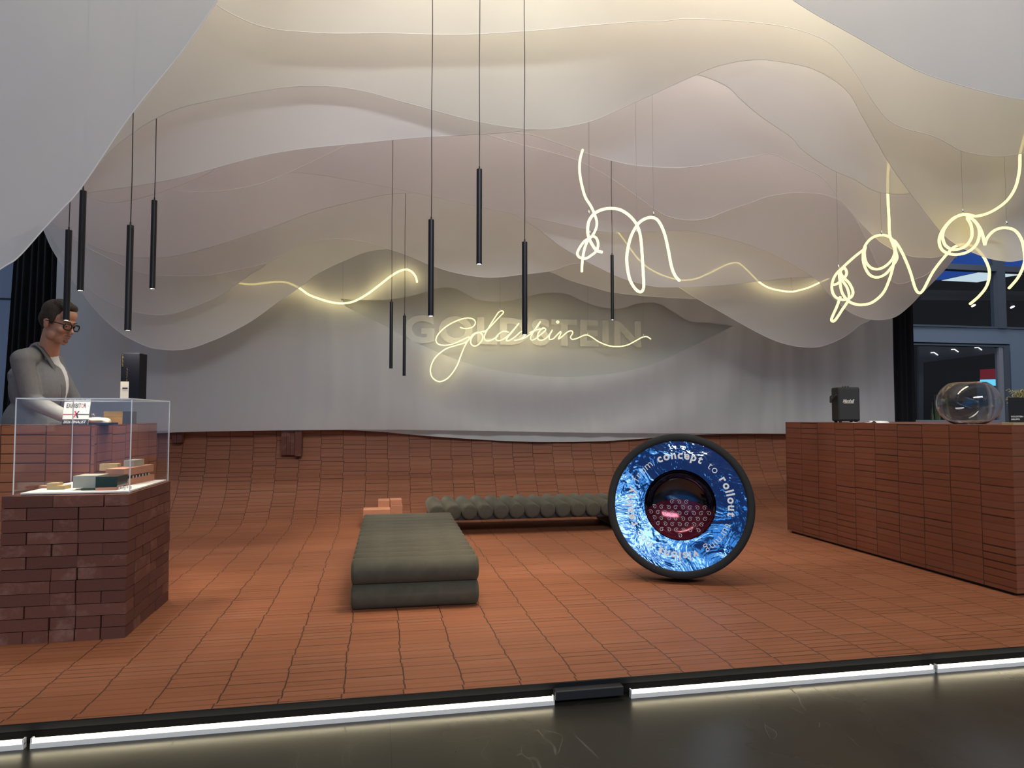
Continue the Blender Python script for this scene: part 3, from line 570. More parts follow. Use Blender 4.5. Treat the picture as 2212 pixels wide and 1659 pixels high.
strokes = [
 [(600, 508), (640, 518), (690, 508), (715, 478), (700, 448), (650, 439), (580, 458), (505, 497), (445, 550), (421, 598), (436, 632), (490, 643), (560, 628), (625, 598), (665, 580), (668, 592), (640, 622), (570, 643), (490, 672), (415, 735), (381, 810), (387, 870), (420, 905), (465, 911), (520, 877), (575, 800), (610, 710), (640, 640), (672, 592), (700, 560), (735, 545), (765, 560), (768, 595), (742, 633), (708, 648), (682, 630), (684, 592), (712, 558), (750, 545), (790, 535)],
 [(775, 545), (815, 515), (865, 462), (905, 420), (925, 398), (915, 386), (890, 395), (858, 440), (815, 508), (785, 565), (785, 598), (810, 610), (850, 596), (885, 570)],
 [(965, 545), (925, 538), (885, 562), (868, 594), (885, 608), (925, 596), (968, 560), (1005, 520), (1040, 478), (1000, 530), (955, 585), (945, 606), (968, 606), (1010, 580), (1050, 545), (1085, 530)],
 [(1085, 530), (1090, 560), (1065, 588), (1030, 602), (1005, 605), (1050, 598), (1095, 580), (1140, 545), (1180, 500), (1200, 465), (1165, 515), (1130, 575), (1132, 602), (1160, 596), (1190, 572)],
 [(1120, 548), (1175, 527), (1230, 516)],
 [(1190, 572), (1220, 548), (1240, 525), (1222, 512), (1195, 535), (1178, 575), (1190, 602), (1225, 600), (1262, 570), (1290, 528), (1268, 570), (1268, 597), (1295, 594), (1325, 565), (1350, 540), (1352, 555), (1335, 595), (1365, 575), (1400, 545), (1430, 534), (1442, 550), (1426, 580), (1438, 598), (1475, 590), (1515, 572), (1548, 565), (1585, 582), (1640, 618), (1710, 645), (1780, 652), (1850, 640), (1910, 610), (1960, 583), (1995, 578), (2025, 596)],
 [(1330, 460), (1338, 468), (1330, 477), (1321, 468), (1330, 460)]]
for st in strokes: tube_obj('neon_stroke', Q(st), 7.87, .0058, M['neon2'], sg, n=8, k=6); tube_obj('hidden_halo_strip', Q(st), 7.8795, .0048, M['halo2'], sg, n=5, k=5)
wires(sg, [(1080, 672, 7.87), (1270, 724, 7.87), (1390, 727, 7.87)])
# ================================================================== benches
def bench(lb, loc, rotz):
    d, sp, L = .152, .1555, .76
    t = thing('roll_bench', lb, 'bench', (0, 0, 0), 'two matching velvet roll benches')
    def roll(y, z, name='bolster'):
        mb = MB(); prof = [(0, -L / 2), (d / 2 - .022, -L / 2), (d / 2 - .006, -L / 2 + .006), (d / 2, -L / 2 + .022), (d / 2, L / 2 - .022), (d / 2 - .006, L / 2 - .006), (d / 2 - .022, L / 2), (0, L / 2)]
        mb.lathe(prof, 28, Matrix.Translation((0, y, z)) @ Matrix.Rotation(PI / 2, 4, 'Y'))
        return mb.build(name, M['velvet'], t, origin=(0, y, z))
    for i in range(13): roll(i * sp + d / 2, d * 1.5 - .008)
    for i in (0, 12): roll(i * sp + d / 2, d / 2, 'foot_bolster')
    mb = MB(); mb.box((-L / 2 + .05, d * 1.2, d * .9), (L / 2 - .05, 12 * sp - .02, d * 1.25)); mb.build('base_board', M['black'], t)
    for y in (d * 1.0, 12 * sp + .02): mb = MB(); mb.box((-L / 2 + .04, y - .03, d * .3), (L / 2 - .04, y + .03, d * 1.2)); mb.build('support_block', M['black'], t)
    t.location = loc; t.rotation_euler = (0, 0, rotz); return t
bench('dark olive velvet roll bench pointing away, nearer of two', (.235, 4.16, 0), math.radians(-1.0))
bench('dark olive velvet roll bench set crosswise by the back wall, partly behind the wheel', (.50, 7.00, 0), math.radians(-90.8))
# ================================================================== mirror wheel
WR, WD = .502, .17
wc = onZ(1470, 1262, 0.0)
mir, k = mat('wavy_mirror_film')
g = k.n('ShaderNodeTexCoord')
nn = k.n('ShaderNodeTexNoise', i_Vector=g.outputs['Object'], i_Scale=5.0, i_Detail=3.0, i_Distortion=1.5).outputs[0]
n3 = k.n('ShaderNodeTexNoise', i_Vector=g.outputs['Object'], i_Scale=38.0, i_Detail=2.0).outputs[0]
b = k.n('ShaderNodeBsdfPrincipled', i_Base_Color=(.62, .74, .95), i_Metallic=1.0, i_Roughness=.05, i_Normal=k.n('ShaderNodeBump', i_Strength=.22, i_Distance=.02, i_Height=k.m('ADD', nn, k.m('MULTIPLY', n3, .05))))
k.l.new(b.outputs[0], k.out.inputs[0]); M['mirror'] = mir
M['bowlm'] = pbr('dark_mirror', (.07, .08, .105), .1, 1)
M['burg'] = pbr('burgundy_gloss', (.13, .012, .03), .12, .55)
M['letter'] = pbr('grey_lettering', (.72, .72, .72), .5)
M['foam'] = pbr('rubber_rim', (.006, .006, .006), .8)
wh = thing('mirror_wheel', 'black-rimmed wheel standing on edge with wavy blue mirror face and ring of lettering', 'wheel', (0, 0, 0))
# local frame: face looks along -Y, centre at origin height WR
ri = .45
mb = MB(); XR = Matrix.Rotation(PI / 2, 4, 'X')  # local z -> -y
Tm = Matrix.Translation((0, 0, WR)) @ XR
mb.lathe([(ri, .012), (ri + .006, 0.0), (ri, -.0)] if False else [(ri, -.01), (ri, .016), (ri + .012, .022), (WR - .012, .022), (WR, .01), (WR, -WD), (WR - .02, -WD - .01), (0, -WD - .01)], 96, Tm); mb.build('rim', M['foam'], wh)
mb = MB(); rb = .245; mb.lathe([(ri, .004), (rb + .1, .004), (rb, .004)], 96, Tm, False); mb.build('mirror_ring', M['mirror'], wh)
mb = MB(); prof = [(rb, .004)] + [(rb * math.cos(a) ** .8 + .0, .0 - .16 * math.sin(a)) for a in [PI / 2 * i / 14 for i in range(1, 14)]] + [(0.001, -.16)]
mb.lathe(prof, 64, Tm); mb.build('mirror_bowl', M['bowlm'], wh)
bowl_dep = lambda x, z: -.16 * math.sqrt(max(0, 1 - (math.hypot(x, z) / rb) ** 2.5))
mb = MB(); nA, nR = 48, 16; vsb = []
for i in range(nR + 1):
    for j in range(nA + 1):
        x = rb * .965 * math.sin((j / nA - .5) * PI * .995); zl = -math.sqrt(max(0, (rb * .968) ** 2 - x * x)); zu = max(zl, .052 - .09 * (x / rb) ** 2 - .16 * max(0, abs(x) / rb - .85))
        z = zl + (zu - zl) * i / nR; vsb.append((x, -(bowl_dep(x, z) + .006), WR + z))
mb.add(vsb, [(i * (nA + 1) + j, i * (nA + 1) + j + 1, (i + 1) * (nA + 1) + j + 1, (i + 1) * (nA + 1) + j) for i in range(nR) for j in range(nA)], True)
nburg = len(mb.f)
for row in range(7):
    for c_ in range(9):
        x = (c_ - 4 + .5 * (row % 2)) * .05; z = .03 - row * .04; mr = 1 if c_ % 2 else -1
        if math.hypot(x, z) > rb * .88 or z > .04 - .09 * (x / rb) ** 2: continue
        pts = []
        for s_ in range(19):
            a = .6 + s_ * .42; r_ = .0165 * (1 - s_ / 24); pts.append((x + r_ * math.cos(a) * mr, -(bowl_dep(x + r_ * math.cos(a) * mr, z + r_ * math.sin(a)) + .0085), WR + z + r_ * math.sin(a)))
        mb.tube(pts, .0016, 5)
inl = mb.build('burgundy_reflection', M['burg'], wh); inl.data.materials.append(M['letter'])  # burgundy reflection in the mirror bowl, built as a coloured sheet with swirls
for i, p in enumerate(inl.data.polygons): p.material_index = 0 if i < nburg else 1
mb = MB(); 
words = [('from ', 0), ('concept', 1), (' to ', 0), ('rollout', 1), (' turning ', 0), ('visions', 1), (' into ', 0), ('reality', 1), (' ', 0)]
txt = [(ch_, bo) for w_, bo in words for ch_ in w_]
def adv(ch_, bo):
    if ch_ == ' ': return .5
    v, f = GL[(ch_, bo)]; return max(p.x for p in v) - min(p.x for p in v) + (.17 if bo else .17)
GL = {}
for ch_, bo in set(txt):
    if ch_ != ' ': GL[(ch_, bo)] = text_geo(ch_, 1, .03 if bo else -.008, 0)
tot = sum(adv(*c_) for c_ in txt); RT = .352; size = 2 * PI * (RT + .012) / tot
ang = math.radians(153)
for ch_, bo in txt + [(' ', 0)]:
    wdt = adv(ch_, bo) * size / (RT + .012)
    if ch_ != ' ':
        v, f = GL[(ch_, bo)]; x0_ = (max(p.x for p in v) + min(p.x for p in v)) / 2; a = ang - wdt / 2
        er = Vector((math.cos(a), 0, math.sin(a))); et = Vector((math.sin(a), 0, -math.cos(a)))
        ctr = Vector((0, -.0062, WR))
        mb.add([ctr + er * (RT - .028 + p.y * size) + et * ((p.x - x0_) * size) for p in v], f)
    elif mb.v: mb.build('ring_word', M['letter'], wh); mb = MB()
    ang -= wdt
wh.location = (wc.x + .005, wc.y + .0, .0); wh.rotation_euler = (math.radians(-11), 0, math.radians(-23))
wh.location.z = .034
# ================================================================== display case and model on the plinth
M['bare_wood'] = pbr('bare_wood', (.46, .33, .16), .65, noise=.15, nscale=25)
M['greyblock'] = pbr('grey_block', (.36, .36, .3), .6, noise=.1, nscale=40)
M['greenglass'] = pbr('dark_green_glass', (.02, .035, .012), .12)
M['terra'] = pbr('terracotta_model', (.42, .19, .12), .8, noise=.12, nscale=30)
CX0, CX1, CY0, CY1, CZ0, CZ1 = -1.835, -1.283, 3.97, 4.65, .743, 1.238
dc = thing('display_case', 'clear acrylic display case covering a building model on the brick plinth', 'display case', ((CX0 + CX1) / 2, (CY0 + CY1) / 2, CZ0))
th_ = .004
for a, b_ in [((CX0, CY0, CZ0), (CX1, CY0 + th_, CZ1)), ((CX0, CY1 - th_, CZ0), (CX1, CY1, CZ1)), ((CX0, CY0 + th_, CZ0), (CX0 + th_, CY1 - th_, CZ1)), ((CX1 - th_, CY0 + th_, CZ0), (CX1, CY1 - th_, CZ1))]:
    mb = MB(); mb.box(a, b_); mb.build('side_pane', M['acryl'], dc)
mb = MB(); mb.box((CX0, CY0, CZ1), (CX1, CY1, CZ1 + th_)); mb.build('top_pane', M['acryl'], dc)
mb = MB(); e = .0045
for x in (CX0 - .001, CX1 - e + .001):
    for y in (CY0 - .001, CY1 - e + .001): mb.box((x, y, CZ0), (x + e, y + e, CZ1 + th_))
for x in (CX0 - .001, CX1 - e + .001): mb.box((x, CY0, CZ1 - .001), (x + e, CY1, CZ1 + th_ + .001))
for y in (CY0 - .001, CY1 - e + .001): mb.box((CX0, y, CZ1 - .001), (CX1, y + e, CZ1 + th_ + .001))
mb.build('polished_edges', M['acryledge'], dc)
am = thing('architectural_model', 'small wood and terracotta building model on a white base inside the clear case', 'model', ((CX0 + CX1) / 2, (CY0 + CY1) / 2, CZ0))
mb = MB(); mb.box((CX0 + .03, CY0 + .012, CZ0 + .0005), (CX1 - .008, CY1 - .012, CZ0 + .008)); mb.build('base_board', M['white'], am)
bz = CZ0 + .008
def blk(name, px, py, wx, dy, z0, z1, m, rot=0):
    a = onZ(px, py, bz); mb = MB(); mb.box((a.x, a.y, bz + z0), (a.x + wx, a.y + dy, bz + z1), rot=rot, piv=(a.x, a.y, 0)); return mb.build(name, m, am)
blk('wooden_block', 101, 1058, .05, .07, 0, .034, M['bare_wood']); blk('wooden_block', 114, 1058, .055, .09, 0, .02, M['bare_wood']); blk('terracotta_block', 84, 1055, .045, .05, 0, .013, M['terra'])
blk('grey_block', 157, 1059, .122, .15, .012, .075, M['greyblock']); blk('glass_foot', 175, 1060, .12, .12, 0, .012, M['greenglass'])
a = onZ(206, 1059, bz); mb = MB()
for i in range(8): mb.box((a.x, a.y - .001 * (i % 2) , bz + .014 + i * .0072), (a.x + .105 + .002 * (i % 2), a.y + .16, bz + .0212 + i * .0072))
mb.build('ribbed_glass_block', M['greenglass'], am)
blk('terracotta_block', 206, 1060, .1, .1, 0, .014, M['terra']); blk('wooden_block', 214, 1043, .1, .05, .072, .112, M['bare_wood'])
a = onZ(271, 1050, bz); b_ = onZ(333, 1037, bz); Lb = (b_ - a).length; rot = math.atan2(b_.y - a.y, b_.x - a.x)
def bar(name, l0, l1, w0, w1, z0, z1, m):
    mb = MB(); mb.box((l0, w0, z0), (l1, w1, z1), mtx=Matrix.Translation((a.x, a.y, bz)) @ Matrix.Rotation(rot, 4, 'Z')); mb.build(name, m, am)
bar('terracotta_storey', 0, Lb, 0, .1, 0, .036, M['terra']); bar('terracotta_storey', -.02, Lb - .01, 0, .1, .056, .098, M['terra'])
bar('recessed_storey', .01, Lb - .03, .02, .09, .036, .056, M['black']); bar('grey_block', Lb * .45, Lb * .8, .03, .09, .098, .135, M['greyblock'])
for i in range(7): bar('figurine', .06 + i * Lb * .11, .066 + i * Lb * .11, .004, .009, .036, .05, M['white'])
for i, (px, py) in enumerate([(256, 1058), (262, 1056), (268, 1058), (274, 1055), (281, 1056)]): blk('figurine', px, py, .006, .006, 0, .014, M['white'])
# tall navy gift box on the case
M['navy'] = pbr('navy_card', (.003, .004, .009), .55, Specular_IOR_Level=.15); M['goldfoil'] = pbr('gold_foil', (.75, .5, .16), .3, .9); M['cream'] = pbr('cream_paper', (.62, .58, .5), .7)
Y0 = 4.33; a = onY(259.5, 860, Y0); top = onY(270, 763, Y0).z; zt = CZ1 + th_ + .001
gb = thing('gift_box', 'tall navy gift box with gold lettering standing on the clear display case', 'box', (a.x + .055, Y0 + .04, zt))
mb = MB(); mb.box((a.x, Y0, zt), (a.x + .105, Y0 + .09, top), rot=math.radians(-8), piv=(a.x, Y0, 0)); mb.build('carton', M['navy'], gb, bevel=.001)
R8 = Matrix.Rotation(math.radians(-8), 3, 'Z'); pv = Vector((a.x, Y0, 0)); X8 = R8 @ Vector((1, 0, 0)); N8 = R8 @ Vector((0, -1, 0))
mb = MB(); mb.prism([pv + X8 * u + N8 * .0006 + Vector((0, 0, z)) for u, z in ((0.0, zt), (.047, zt), (.047, zt + .105), (.0, zt + .105))], -N8 * .0005); mb.build('paper_label', M['cream'], gb)
mb = MB(); put_text(mb, 'RESERVE', pv + X8 * .016 + N8 * .0012 + Vector((0, 0, top - .005)), (0, 0, -1), X8, width=.07, height=.008, ext=.0004)
for u, zz in ((.04, zt + .17), (.008, zt + .07)): mb.box((-.001, -.0008, 0), (.0015, 0, .07), mtx=Matrix.Translation(pv + X8 * u + N8 * .0008 + Vector((0, 0, zz - (.05 if u < .01 else .03)))) @ R8.to_4x4())
gb_l = MB(); 
for q in range(9): gb_l.box((0, -.0008, 0), (.004 + .002 * (q % 3), 0, .003), mtx=Matrix.Translation(pv + X8 * .006 + N8 * .0006 + Vector((0, 0, top - .012 - q * .008))) @ R8.to_4x4())
for q in range(9): gb_l.box((0, -.0008, 0), (.003 + .002 * (q % 2), 0, .004), mtx=Matrix.Translation(pv + X8 * .034 + N8 * .0006 + Vector((0, 0, top - .09 - q * .009))) @ R8.to_4x4())
tag(gb_l.build('gold_print', M['goldfoil'], gb), kind='stuff')
mb = MB(); z0 = zt + .062; mb.box((0.012, -.0012, 0), (.042, -.0005, .008), mtx=Matrix.Translation(pv + Vector((0, 0, z0)) + N8 * .0006) @ R8.to_4x4()); mb.build('label_heading', M['black'], gb)
# award sign on the bar counter
M['red'] = pbr('red_print', (.55, .03, .03), .5); M['card'] = pbr('white_card', (.78, .77, .76), .45)
Ys = 4.71; bl = onY(133, 917, Ys); br = onY(189.5, 917, Ys); tl = onY(139.5, 868, Ys + .03)
sgn = thing('award_sign', 'small white and black tilted award card standing on the left bar counter', 'sign', (bl.x + .08, Ys, LZ))
bl.z = br.z = LZ + .001; xd = (br - bl); W_ = xd.length; xd.normalize(); yd = (tl - bl); H_s = yd.length; yd.normalize(); nd = xd.cross(yd).normalized()
SP = lambda u, v, o=0: bl + xd * (u * W_) + yd * (v * H_s) + nd * o
def sq(mb, u0, v0, u1, v1, o, t=.0008): return mb.prism([SP(u0, v0, o), SP(u1, v0, o), SP(u1, v1, o), SP(u0, v1, o)], nd * -t)
mb = MB(); sq(mb, 0, 0, 1, 1, 0, .006); mb.build('card', M['card'], sgn)
mb = MB(); sq(mb, 0, 0, 1, .235, .001); mb.build('black_band', M['black'], sgn)
mb = MB(); put_text(mb, 'EXHIBIT', SP(.1, .73, .0012), xd, yd, width=W_ * .56, height=H_s * .2, bold=.02, ext=0); mb.build('heading', M['black'], sgn)
mb = MB(); put_text(mb, 'O', SP(.675, .73, .0012), xd, yd, width=W_ * .08, height=H_s * .2, bold=.03, ext=0); mb.build('heading_letter', M['red'], sgn)
mb = MB(); put_text(mb, 'R', SP(.77, .73, .0012), xd, yd, width=W_ * .1, height=H_s * .2, bold=.02, ext=0); mb.build('heading', M['black'], sgn)
mb = MB(); put_text(mb, '2026 FINALIST', SP(.05, .06, .0022), xd, yd, width=W_ * .88, height=H_s * .12, bold=.015, ext=0, shear=.2); mb.build('band_lettering', M['card'], sgn)
mb = MB(); sq(mb, 0, .44, .5, .465, .0012); 
mb.prism([SP(.42, .6, .0014), SP(.48, .6, .0014), SP(.55, .46, .0014), SP(.5, .42, .0014)], nd * -.0005); mb.prism([SP(.38, .3, .0014), SP(.43, .3, .0014), SP(.53, .45, .0014), SP(.5, .48, .0014)], nd * -.0005); mb.build('star_emblem', M['red'], sgn)
mb = MB(); sq(mb, .5, .44, 1, .465, .0012)
mb.prism([SP(.58, .6, .0016), SP(.63, .6, .0016), SP(.53, .43, .0016), SP(.5, .46, .0016)], nd * -.0005); mb.prism([SP(.56, .3, .0016), SP(.62, .3, .0016), SP(.54, .47, .0016), SP(.5, .44, .0016)], nd * -.0005); mb.build('star_emblem', M['black'], sgn)
# tray, cloth, glass, gold box
a = onY(190, 915, 4.74); mb = MB(); mb.box((a.x, 4.74, LZ), (a.x + .12, 4.9, LZ + .014)); tag(mb.build('tray', M['black'], origin=(a.x + .06, 4.82, LZ), bevel=.002), 'flat black tray lying beside the award card on the bar counter', 'tray')
M['cloth'] = pbr('cream_cloth', (.62, .55, .44), .9, noise=.1)
mb = MB(); a = onY(212, 912, 4.95)
for (dx, dy, dz, rx, ry, rz) in [(-.06, -.02, .03, .05, .04, .016), (0, 0, .028, .06, .05, .02), (.045, .01, .02, .035, .04, .024), (-.02, .02, .022, .07, .04, .02), (.06, .0, .008, .02, .03, .012)]: mb.ellip((a.x + dx, 4.93 + dy, LZ + dz), (rx, ry, rz))
o = mb.build('folded_cloth', M['cloth'], origin=(a.x, 4.93, LZ)); rm = o.modifiers.new('r', 'REMESH'); rm.mode = 'VOXEL'; rm.voxel_size = .005; rm.use_smooth_shade = True
tag(o, 'crumpled cream cloth on the tray beside the gold box', 'cloth')
mb = MB(); a = onY(200, 912, 5.0); mb.lathe([(.0, .002), (.016, .002), (.019, .075), (.021, .075), (.018, 0), (0, 0)], 20, Matrix.Translation((a.x, 5.0, LZ))); M['glass'] = pbr('clear_glass', (1, 1, 1), .02, Transmission_Weight=1.0, IOR=1.45)
tag(mb.build('tumbler', thin_glass('tumbler_glass', (.9, .92, .92), 1.5), origin=(a.x, 5.0, LZ)), 'small clear glass tumbler behind the cream cloth', 'glass')
gx = thing('gold_box', 'small gold-fronted box with dark sides on the left bar counter', 'box', (-1.78, 5.28, LZ))
mb = MB(); mb.box((-1.84, 5.152, LZ), (-1.722, 5.43, LZ + .088)); mb.build('carton', pbr('grey_card', (.06, .06, .062), .5), gx, bevel=.001)
mb = MB(); mb.box((-1.84, 5.149, LZ), (-1.7225, 5.152, LZ + .05)); mb.build('gold_front', M['goldfoil'], gx)
mb = MB(); mb.box((-1.84, 5.148, LZ + .0515), (-1.7225, 5.152, LZ + .088)); mb.build('gold_lid', M['goldfoil'], gx)
# ================================================================== things on the right counter
def on_counter(px, X): 
    d = ray(px, 900); t_ = X / d.x; return Vector((X, d.y * t_, RCZ))
c_ = on_counter(1827, 4.27)
spk_ = thing('portable_speaker', 'black portable speaker with cream script badge on the right counter', 'speaker', (0, 0, 0)); cs_ = c_
M['leather'] = pbr('black_leatherette', (.012, .012, .013), .6, bump=.3, nscale=60); M['grille'] = pbr('speaker_grille', (.028, .029, .028), .75)
mb = MB(); mb.box((-.1, -.075, .012), (.1, .075, .325)); mb.build('cabinet', M['leather'], spk_, bevel=.014)
mb = MB(); mb.box((-.088, -.079, .026), (.088, -.072, .31)); mb.build('grille', M['grille'], spk_, bevel=.004)
for fx in (-.07, .07):
    for fy in (-.05, .05): mb = MB(); mb.lathe([(0, 0), (.014, 0), (.014, .013), (0, .013)], 14, Matrix.Translation((fx, fy, 0))); mb.build('foot', M['black'], spk_)
for kx in (-.02, .003, .026): mb = MB(); mb.lathe([(.008, 0), (.008, .012), (0, .012)], 14, Matrix.Translation((kx, 0, .325))); mb.build('knob', M['black'], spk_)
mb = MB(); mb.tube(smooth_path([(-.1, 0, .245), (-.125, -.01, .21), (-.14, -.02, .19), (-.13, -.01, .2), (-.118, 0, .23), (-.1, .02, .26)]), .008, 8); mb.tube([(-.1, -.05, .255), (-.112, -.05, .25), (-.13, -.02, .2), (-.125, .03, .19), (-.112, .06, .24), (-.1, .06, .25)], .007, 8); mb.build('strap', M['leather'], spk_)
mb = MB(); mb.lathe([(0, 0), (.007, 0), (.007, .003), (0, .003)], 14, Matrix.Translation((-.101, -.045, .255)) @ Matrix.Rotation(-PI / 2, 4, 'Y')); mb.build('strap_stud', M['chrome'], spk_)
mb = MB(); put_text(mb, 'Marshall', (-.058, -.0805, .183), (1, 0, 0), (0, 0, 1), width=.105, height=.032, bold=.03, shear=.35, ext=.002, sp=.85); mb.box((-.05, -.0825, .177), (.04, -.0805, .182)); mb.build('script_badge', M['cream'], spk_)
spk_.location = cs_; spk_.rotation_euler = (0, 0, math.radians(-14))
# flyers
for i, (p0, Xf, r_, lb) in enumerate([(1862, 4.12, .5, 'white leaflet lying flat just right of the black speaker'), (1898, 4.15, -.35, 'white curling leaflet lying between the black speaker and the glass bowl')]):
    c_ = on_counter(p0, Xf); mb = MB(); nn_ = 8
    for j in range(nn_ + 1):
        for q in (0, 1): mb.v.append((c_.x + (q - .5) * .1, c_.y - .1 + .2 * j / nn_, RCZ + .002 + .012 * (i + .4) * abs(math.sin(j / nn_ * PI * 1.5)) + .0))
    for j in range(nn_): mb.f.append((2 * j, 2 * j + 1, 2 * j + 3, 2 * j + 2)); mb.sm.append(True)
    o = mb.build('leaflet', M['card'], origin=(c_.x, c_.y, RCZ)); o.rotation_euler = (0, 0, r_); sd = o.modifiers.new('s', 'SOLIDIFY'); sd.thickness = .0008; tag(o, lb, 'leaflet', 'leaflets on the right counter')
c_ = on_counter(2093, 4.3)
prof = []; Rb, Hb = .208, .3
for i in range(25):
    a = -PI / 2 * .66 + (PI * .5 * .66 + PI * .5 * .62) * i / 24; prof.append((Rb * math.cos(a), .159 + .168 * math.sin(a) / math.sin(PI / 2 * .66) * .93))
r0 = prof[0][0]
zb = prof[0][1]
pr_o = [(0, zb - .004), (r0 * .7, zb - .004), (r0 * .8, 0), (r0 * .84, 0), (r0, zb)] + prof[1:]
pr_i = [(max(0, r_ - .0045), z + (.003 if i < 2 else 0)) for i, (r_, z) in enumerate(prof)]
mb = MB(); mb.lathe(pr_o + list(reversed(pr_i)) + [(0, zb + .004)], 64, Matrix.Translation(c_))
bowl = thing('glass_bowl', 'large round clear glass bowl standing on the right counter', 'bowl', c_); mb.build('bowl_shell', M['glass'], bowl)
# small sign on wooden foot
c_ = on_counter(2192, 4.22); c_.y -= .02
ss = thing('counter_sign', 'small black upright sign with white lettering at the right picture edge', 'sign', (0, 0, 0)); cs_ = c_
R_ = Matrix.Rotation(math.radians(-4), 3, 'Z')
mb = MB(); mb.box((-.06, -.004, .012), (.05, .004, .185)); mb.build('sign_plate', M['black'], ss)
mb = MB(); put_text(mb, 'GOLDSTEIN', (-.05, -.0045, .052), (1, 0, 0), (0, 0, 1), width=.088, height=.0105, bold=.03, ext=.0003); mb.build('name_line', M['card'], ss)
mb = MB(); put_text(mb, 'GRUPPE', (-.05, -.0045, .034), (1, 0, 0), (0, 0, 1), width=.062, height=.0105, bold=.03, ext=.0003); mb.build('name_line', M['card'], ss)
mb = MB(); mb.box((-.075, -.05, 0), (.3, .05, .018)); mb.build('wooden_foot', pbr('oak', (.42, .31, .17), .6, noise=.12, nscale=15), ss, bevel=.002)
ss.location = cs_; ss.rotation_euler = (0, 0, math.radians(-6))
# dried grass behind it
c_ = on_counter(2222, 4.62); random.seed(5)
pg = thing('dried_grass_pot', 'tuft of dried yellow-green grass in a low pot, cut by right picture edge', 'plant', c_)
mb = MB(); mb.lathe([(0, 0), (.05, 0), (.06, .07), (.05, .07), (.045, .02), (0, .02)], 20, Matrix.Translation(c_)); mb.build('pot', pbr('stone_pot', (.2, .19, .17), .8), pg)
mb = MB()
for i in range(220):
    a = random.uniform(0, 2 * PI); t_ = random.uniform(0, .11); hh = random.uniform(.12, .23)
    p0 = Vector((c_.x + random.uniform(-.03, .03), c_.y + random.uniform(-.03, .03), RCZ + .03)); p1 = p0 + Vector((t_ * math.cos(a), t_ * math.sin(a), hh)); p2 = p1 + Vector((.02 * math.cos(a), .02 * math.sin(a), -.015))
    mb.tube([p0, (p0 + p1) / 2 + Vector((0, 0, .02)), p1, p2], [.0015, .002, .0025, .004], 4)
tag(mb.build('grass_blades', pbr('dry_grass', (.3, .27, .12), .8, noise=.3, nscale=30), pg), kind='stuff')
# ================================================================== hall facade on the right and wall on the left
M['frame'] = pbr('blue_grey_metal', (.2, .255, .33), .55, .05); M['frame2'] = pbr('dark_grey_metal', (.1, .12, .15), .5, .1); M['frame3'] = pbr('light_grey_metal', (.3, .3, .33), .5, .1)
FY = 11.0
def pbox(mb, x0, y0, x1, y1, Y, dep):
    a = onY(x0, y1, Y); b_ = onY(x1, y0, Y); return mb.box((a.x, Y, min(a.z, b_.z)), (b_.x, Y + dep, onY(x0, y0, Y).z))
mb = MB(); A1 = onY(1900, 740, FY); zt0 = onY(2085, 708, FY).z; zt1 = onY(2085, 741, FY).z; xr = onY(2184, 800, FY).x
mb.box((A1.x, FY, zt1), (xr, FY + .2, zt0)).box((xr, FY, HF), (16, FY + .2, zt0)).box((A1.x, FY, 5.5), (16, FY + .2, 7.5)); tag(mb.build('wall_right', M['frame']), kind='structure')
def pfr(name, parts, m, dep=.1, Y=FY - .02, kind='structure'):
    mb = MB()
    for q in parts: pbox(mb, *q, Y, dep)
    return tag(mb.build(name, m), kind=kind)
zr0, zr1 = onY(2090, 584, FY).z, onY(2090, 572, FY).z; xm0, xm1 = onY(2151, 640, FY).x, onY(2168, 640, FY).x
mb = MB(); mb.box((A1.x, FY - .04, zr0), (16, FY + .12, zr1)).box((xm0, FY - .05, zt0), (xm1, FY + .12, 5.6)); mb.box((A1.x, FY - .03, zt0), (16, FY, zt0 + .035)); w1 = tag(mb.build('window_1', M['frame2']), kind='structure')
mb = MB(); mb.box((A1.x, FY + .04, zt0), (16, FY + .05, 5.6)); mb.build('pane', thin_glass('hall_pane', (.9, .93, .97), .9), w1)
mb = MB(); xj0, xj1, xj2 = onY(2158, 800, FY).x, onY(2167, 800, FY).x, onY(2178, 800, FY).x; zd0 = onY(2085, 748, FY).z
mb.box((xj1, FY - .03, HF), (xj2, FY + .12, zd0)).box((A1.x, FY - .03, zd0), (xj2, FY + .12, zt1 - .03)); d1 = tag(mb.build('door_1', M['frame2']), kind='structure')
mb = MB(); mb.box((xj0, FY - .01, HF), (xj1, FY + .08, zd0)).box((A1.x, FY, HF), (xj0, FY + .08, onY(2085, 907, FY).z)); mb.build('door_leaf', M['frame3'], d1)
mb = MB(); mb.box((A1.x, FY + .03, HF + .1), (xj0, FY + .04, zd0)); mb.build('pane', thin_glass('hall_pane2', (.9, .93, .97), .8), d1)
mb = MB(); mb.box((5, 17, HF), (24, 17.2, 9)); tag(mb.build('wall_back', pbr('dark_hall', (.012, .013, .016), .8)), kind='structure')
def ppoly(name, pts, Y, m, lb, cat, dep=.05):
    mb = MB(); mb.prism([onY(x, y, Y) for x, y in pts], (0, dep, 0)); c0 = sum((onY(x, y, Y) for x, y in pts), Vector()) / len(pts)
    return tag(mb.build(name, m, origin=c0), lb, cat)
bb = ppoly('banner', [(1990, 470), (2420, 470), (2420, 575), (2330, 590), (2120, 586), (2037, 604), (1990, 606)], 13.2, pbr('blue_banner', (.015, .09, .42), .5, emit=(.015, .09, .42), es=.35), 'large blue banner with white lettering behind the upper hall windows', 'banner')  # emission in the banner's own colour, added to brighten it
mb = MB(); a = onY(2058, 559, 13.19); b_ = onY(2101, 551, 13.19); put_text(mb, 'System', a, (b_ - a), Vector((.0, 0, 1)), width=(b_ - a).length, height=.125, ext=.002); mb.build('banner_lettering', M['card'], bb)
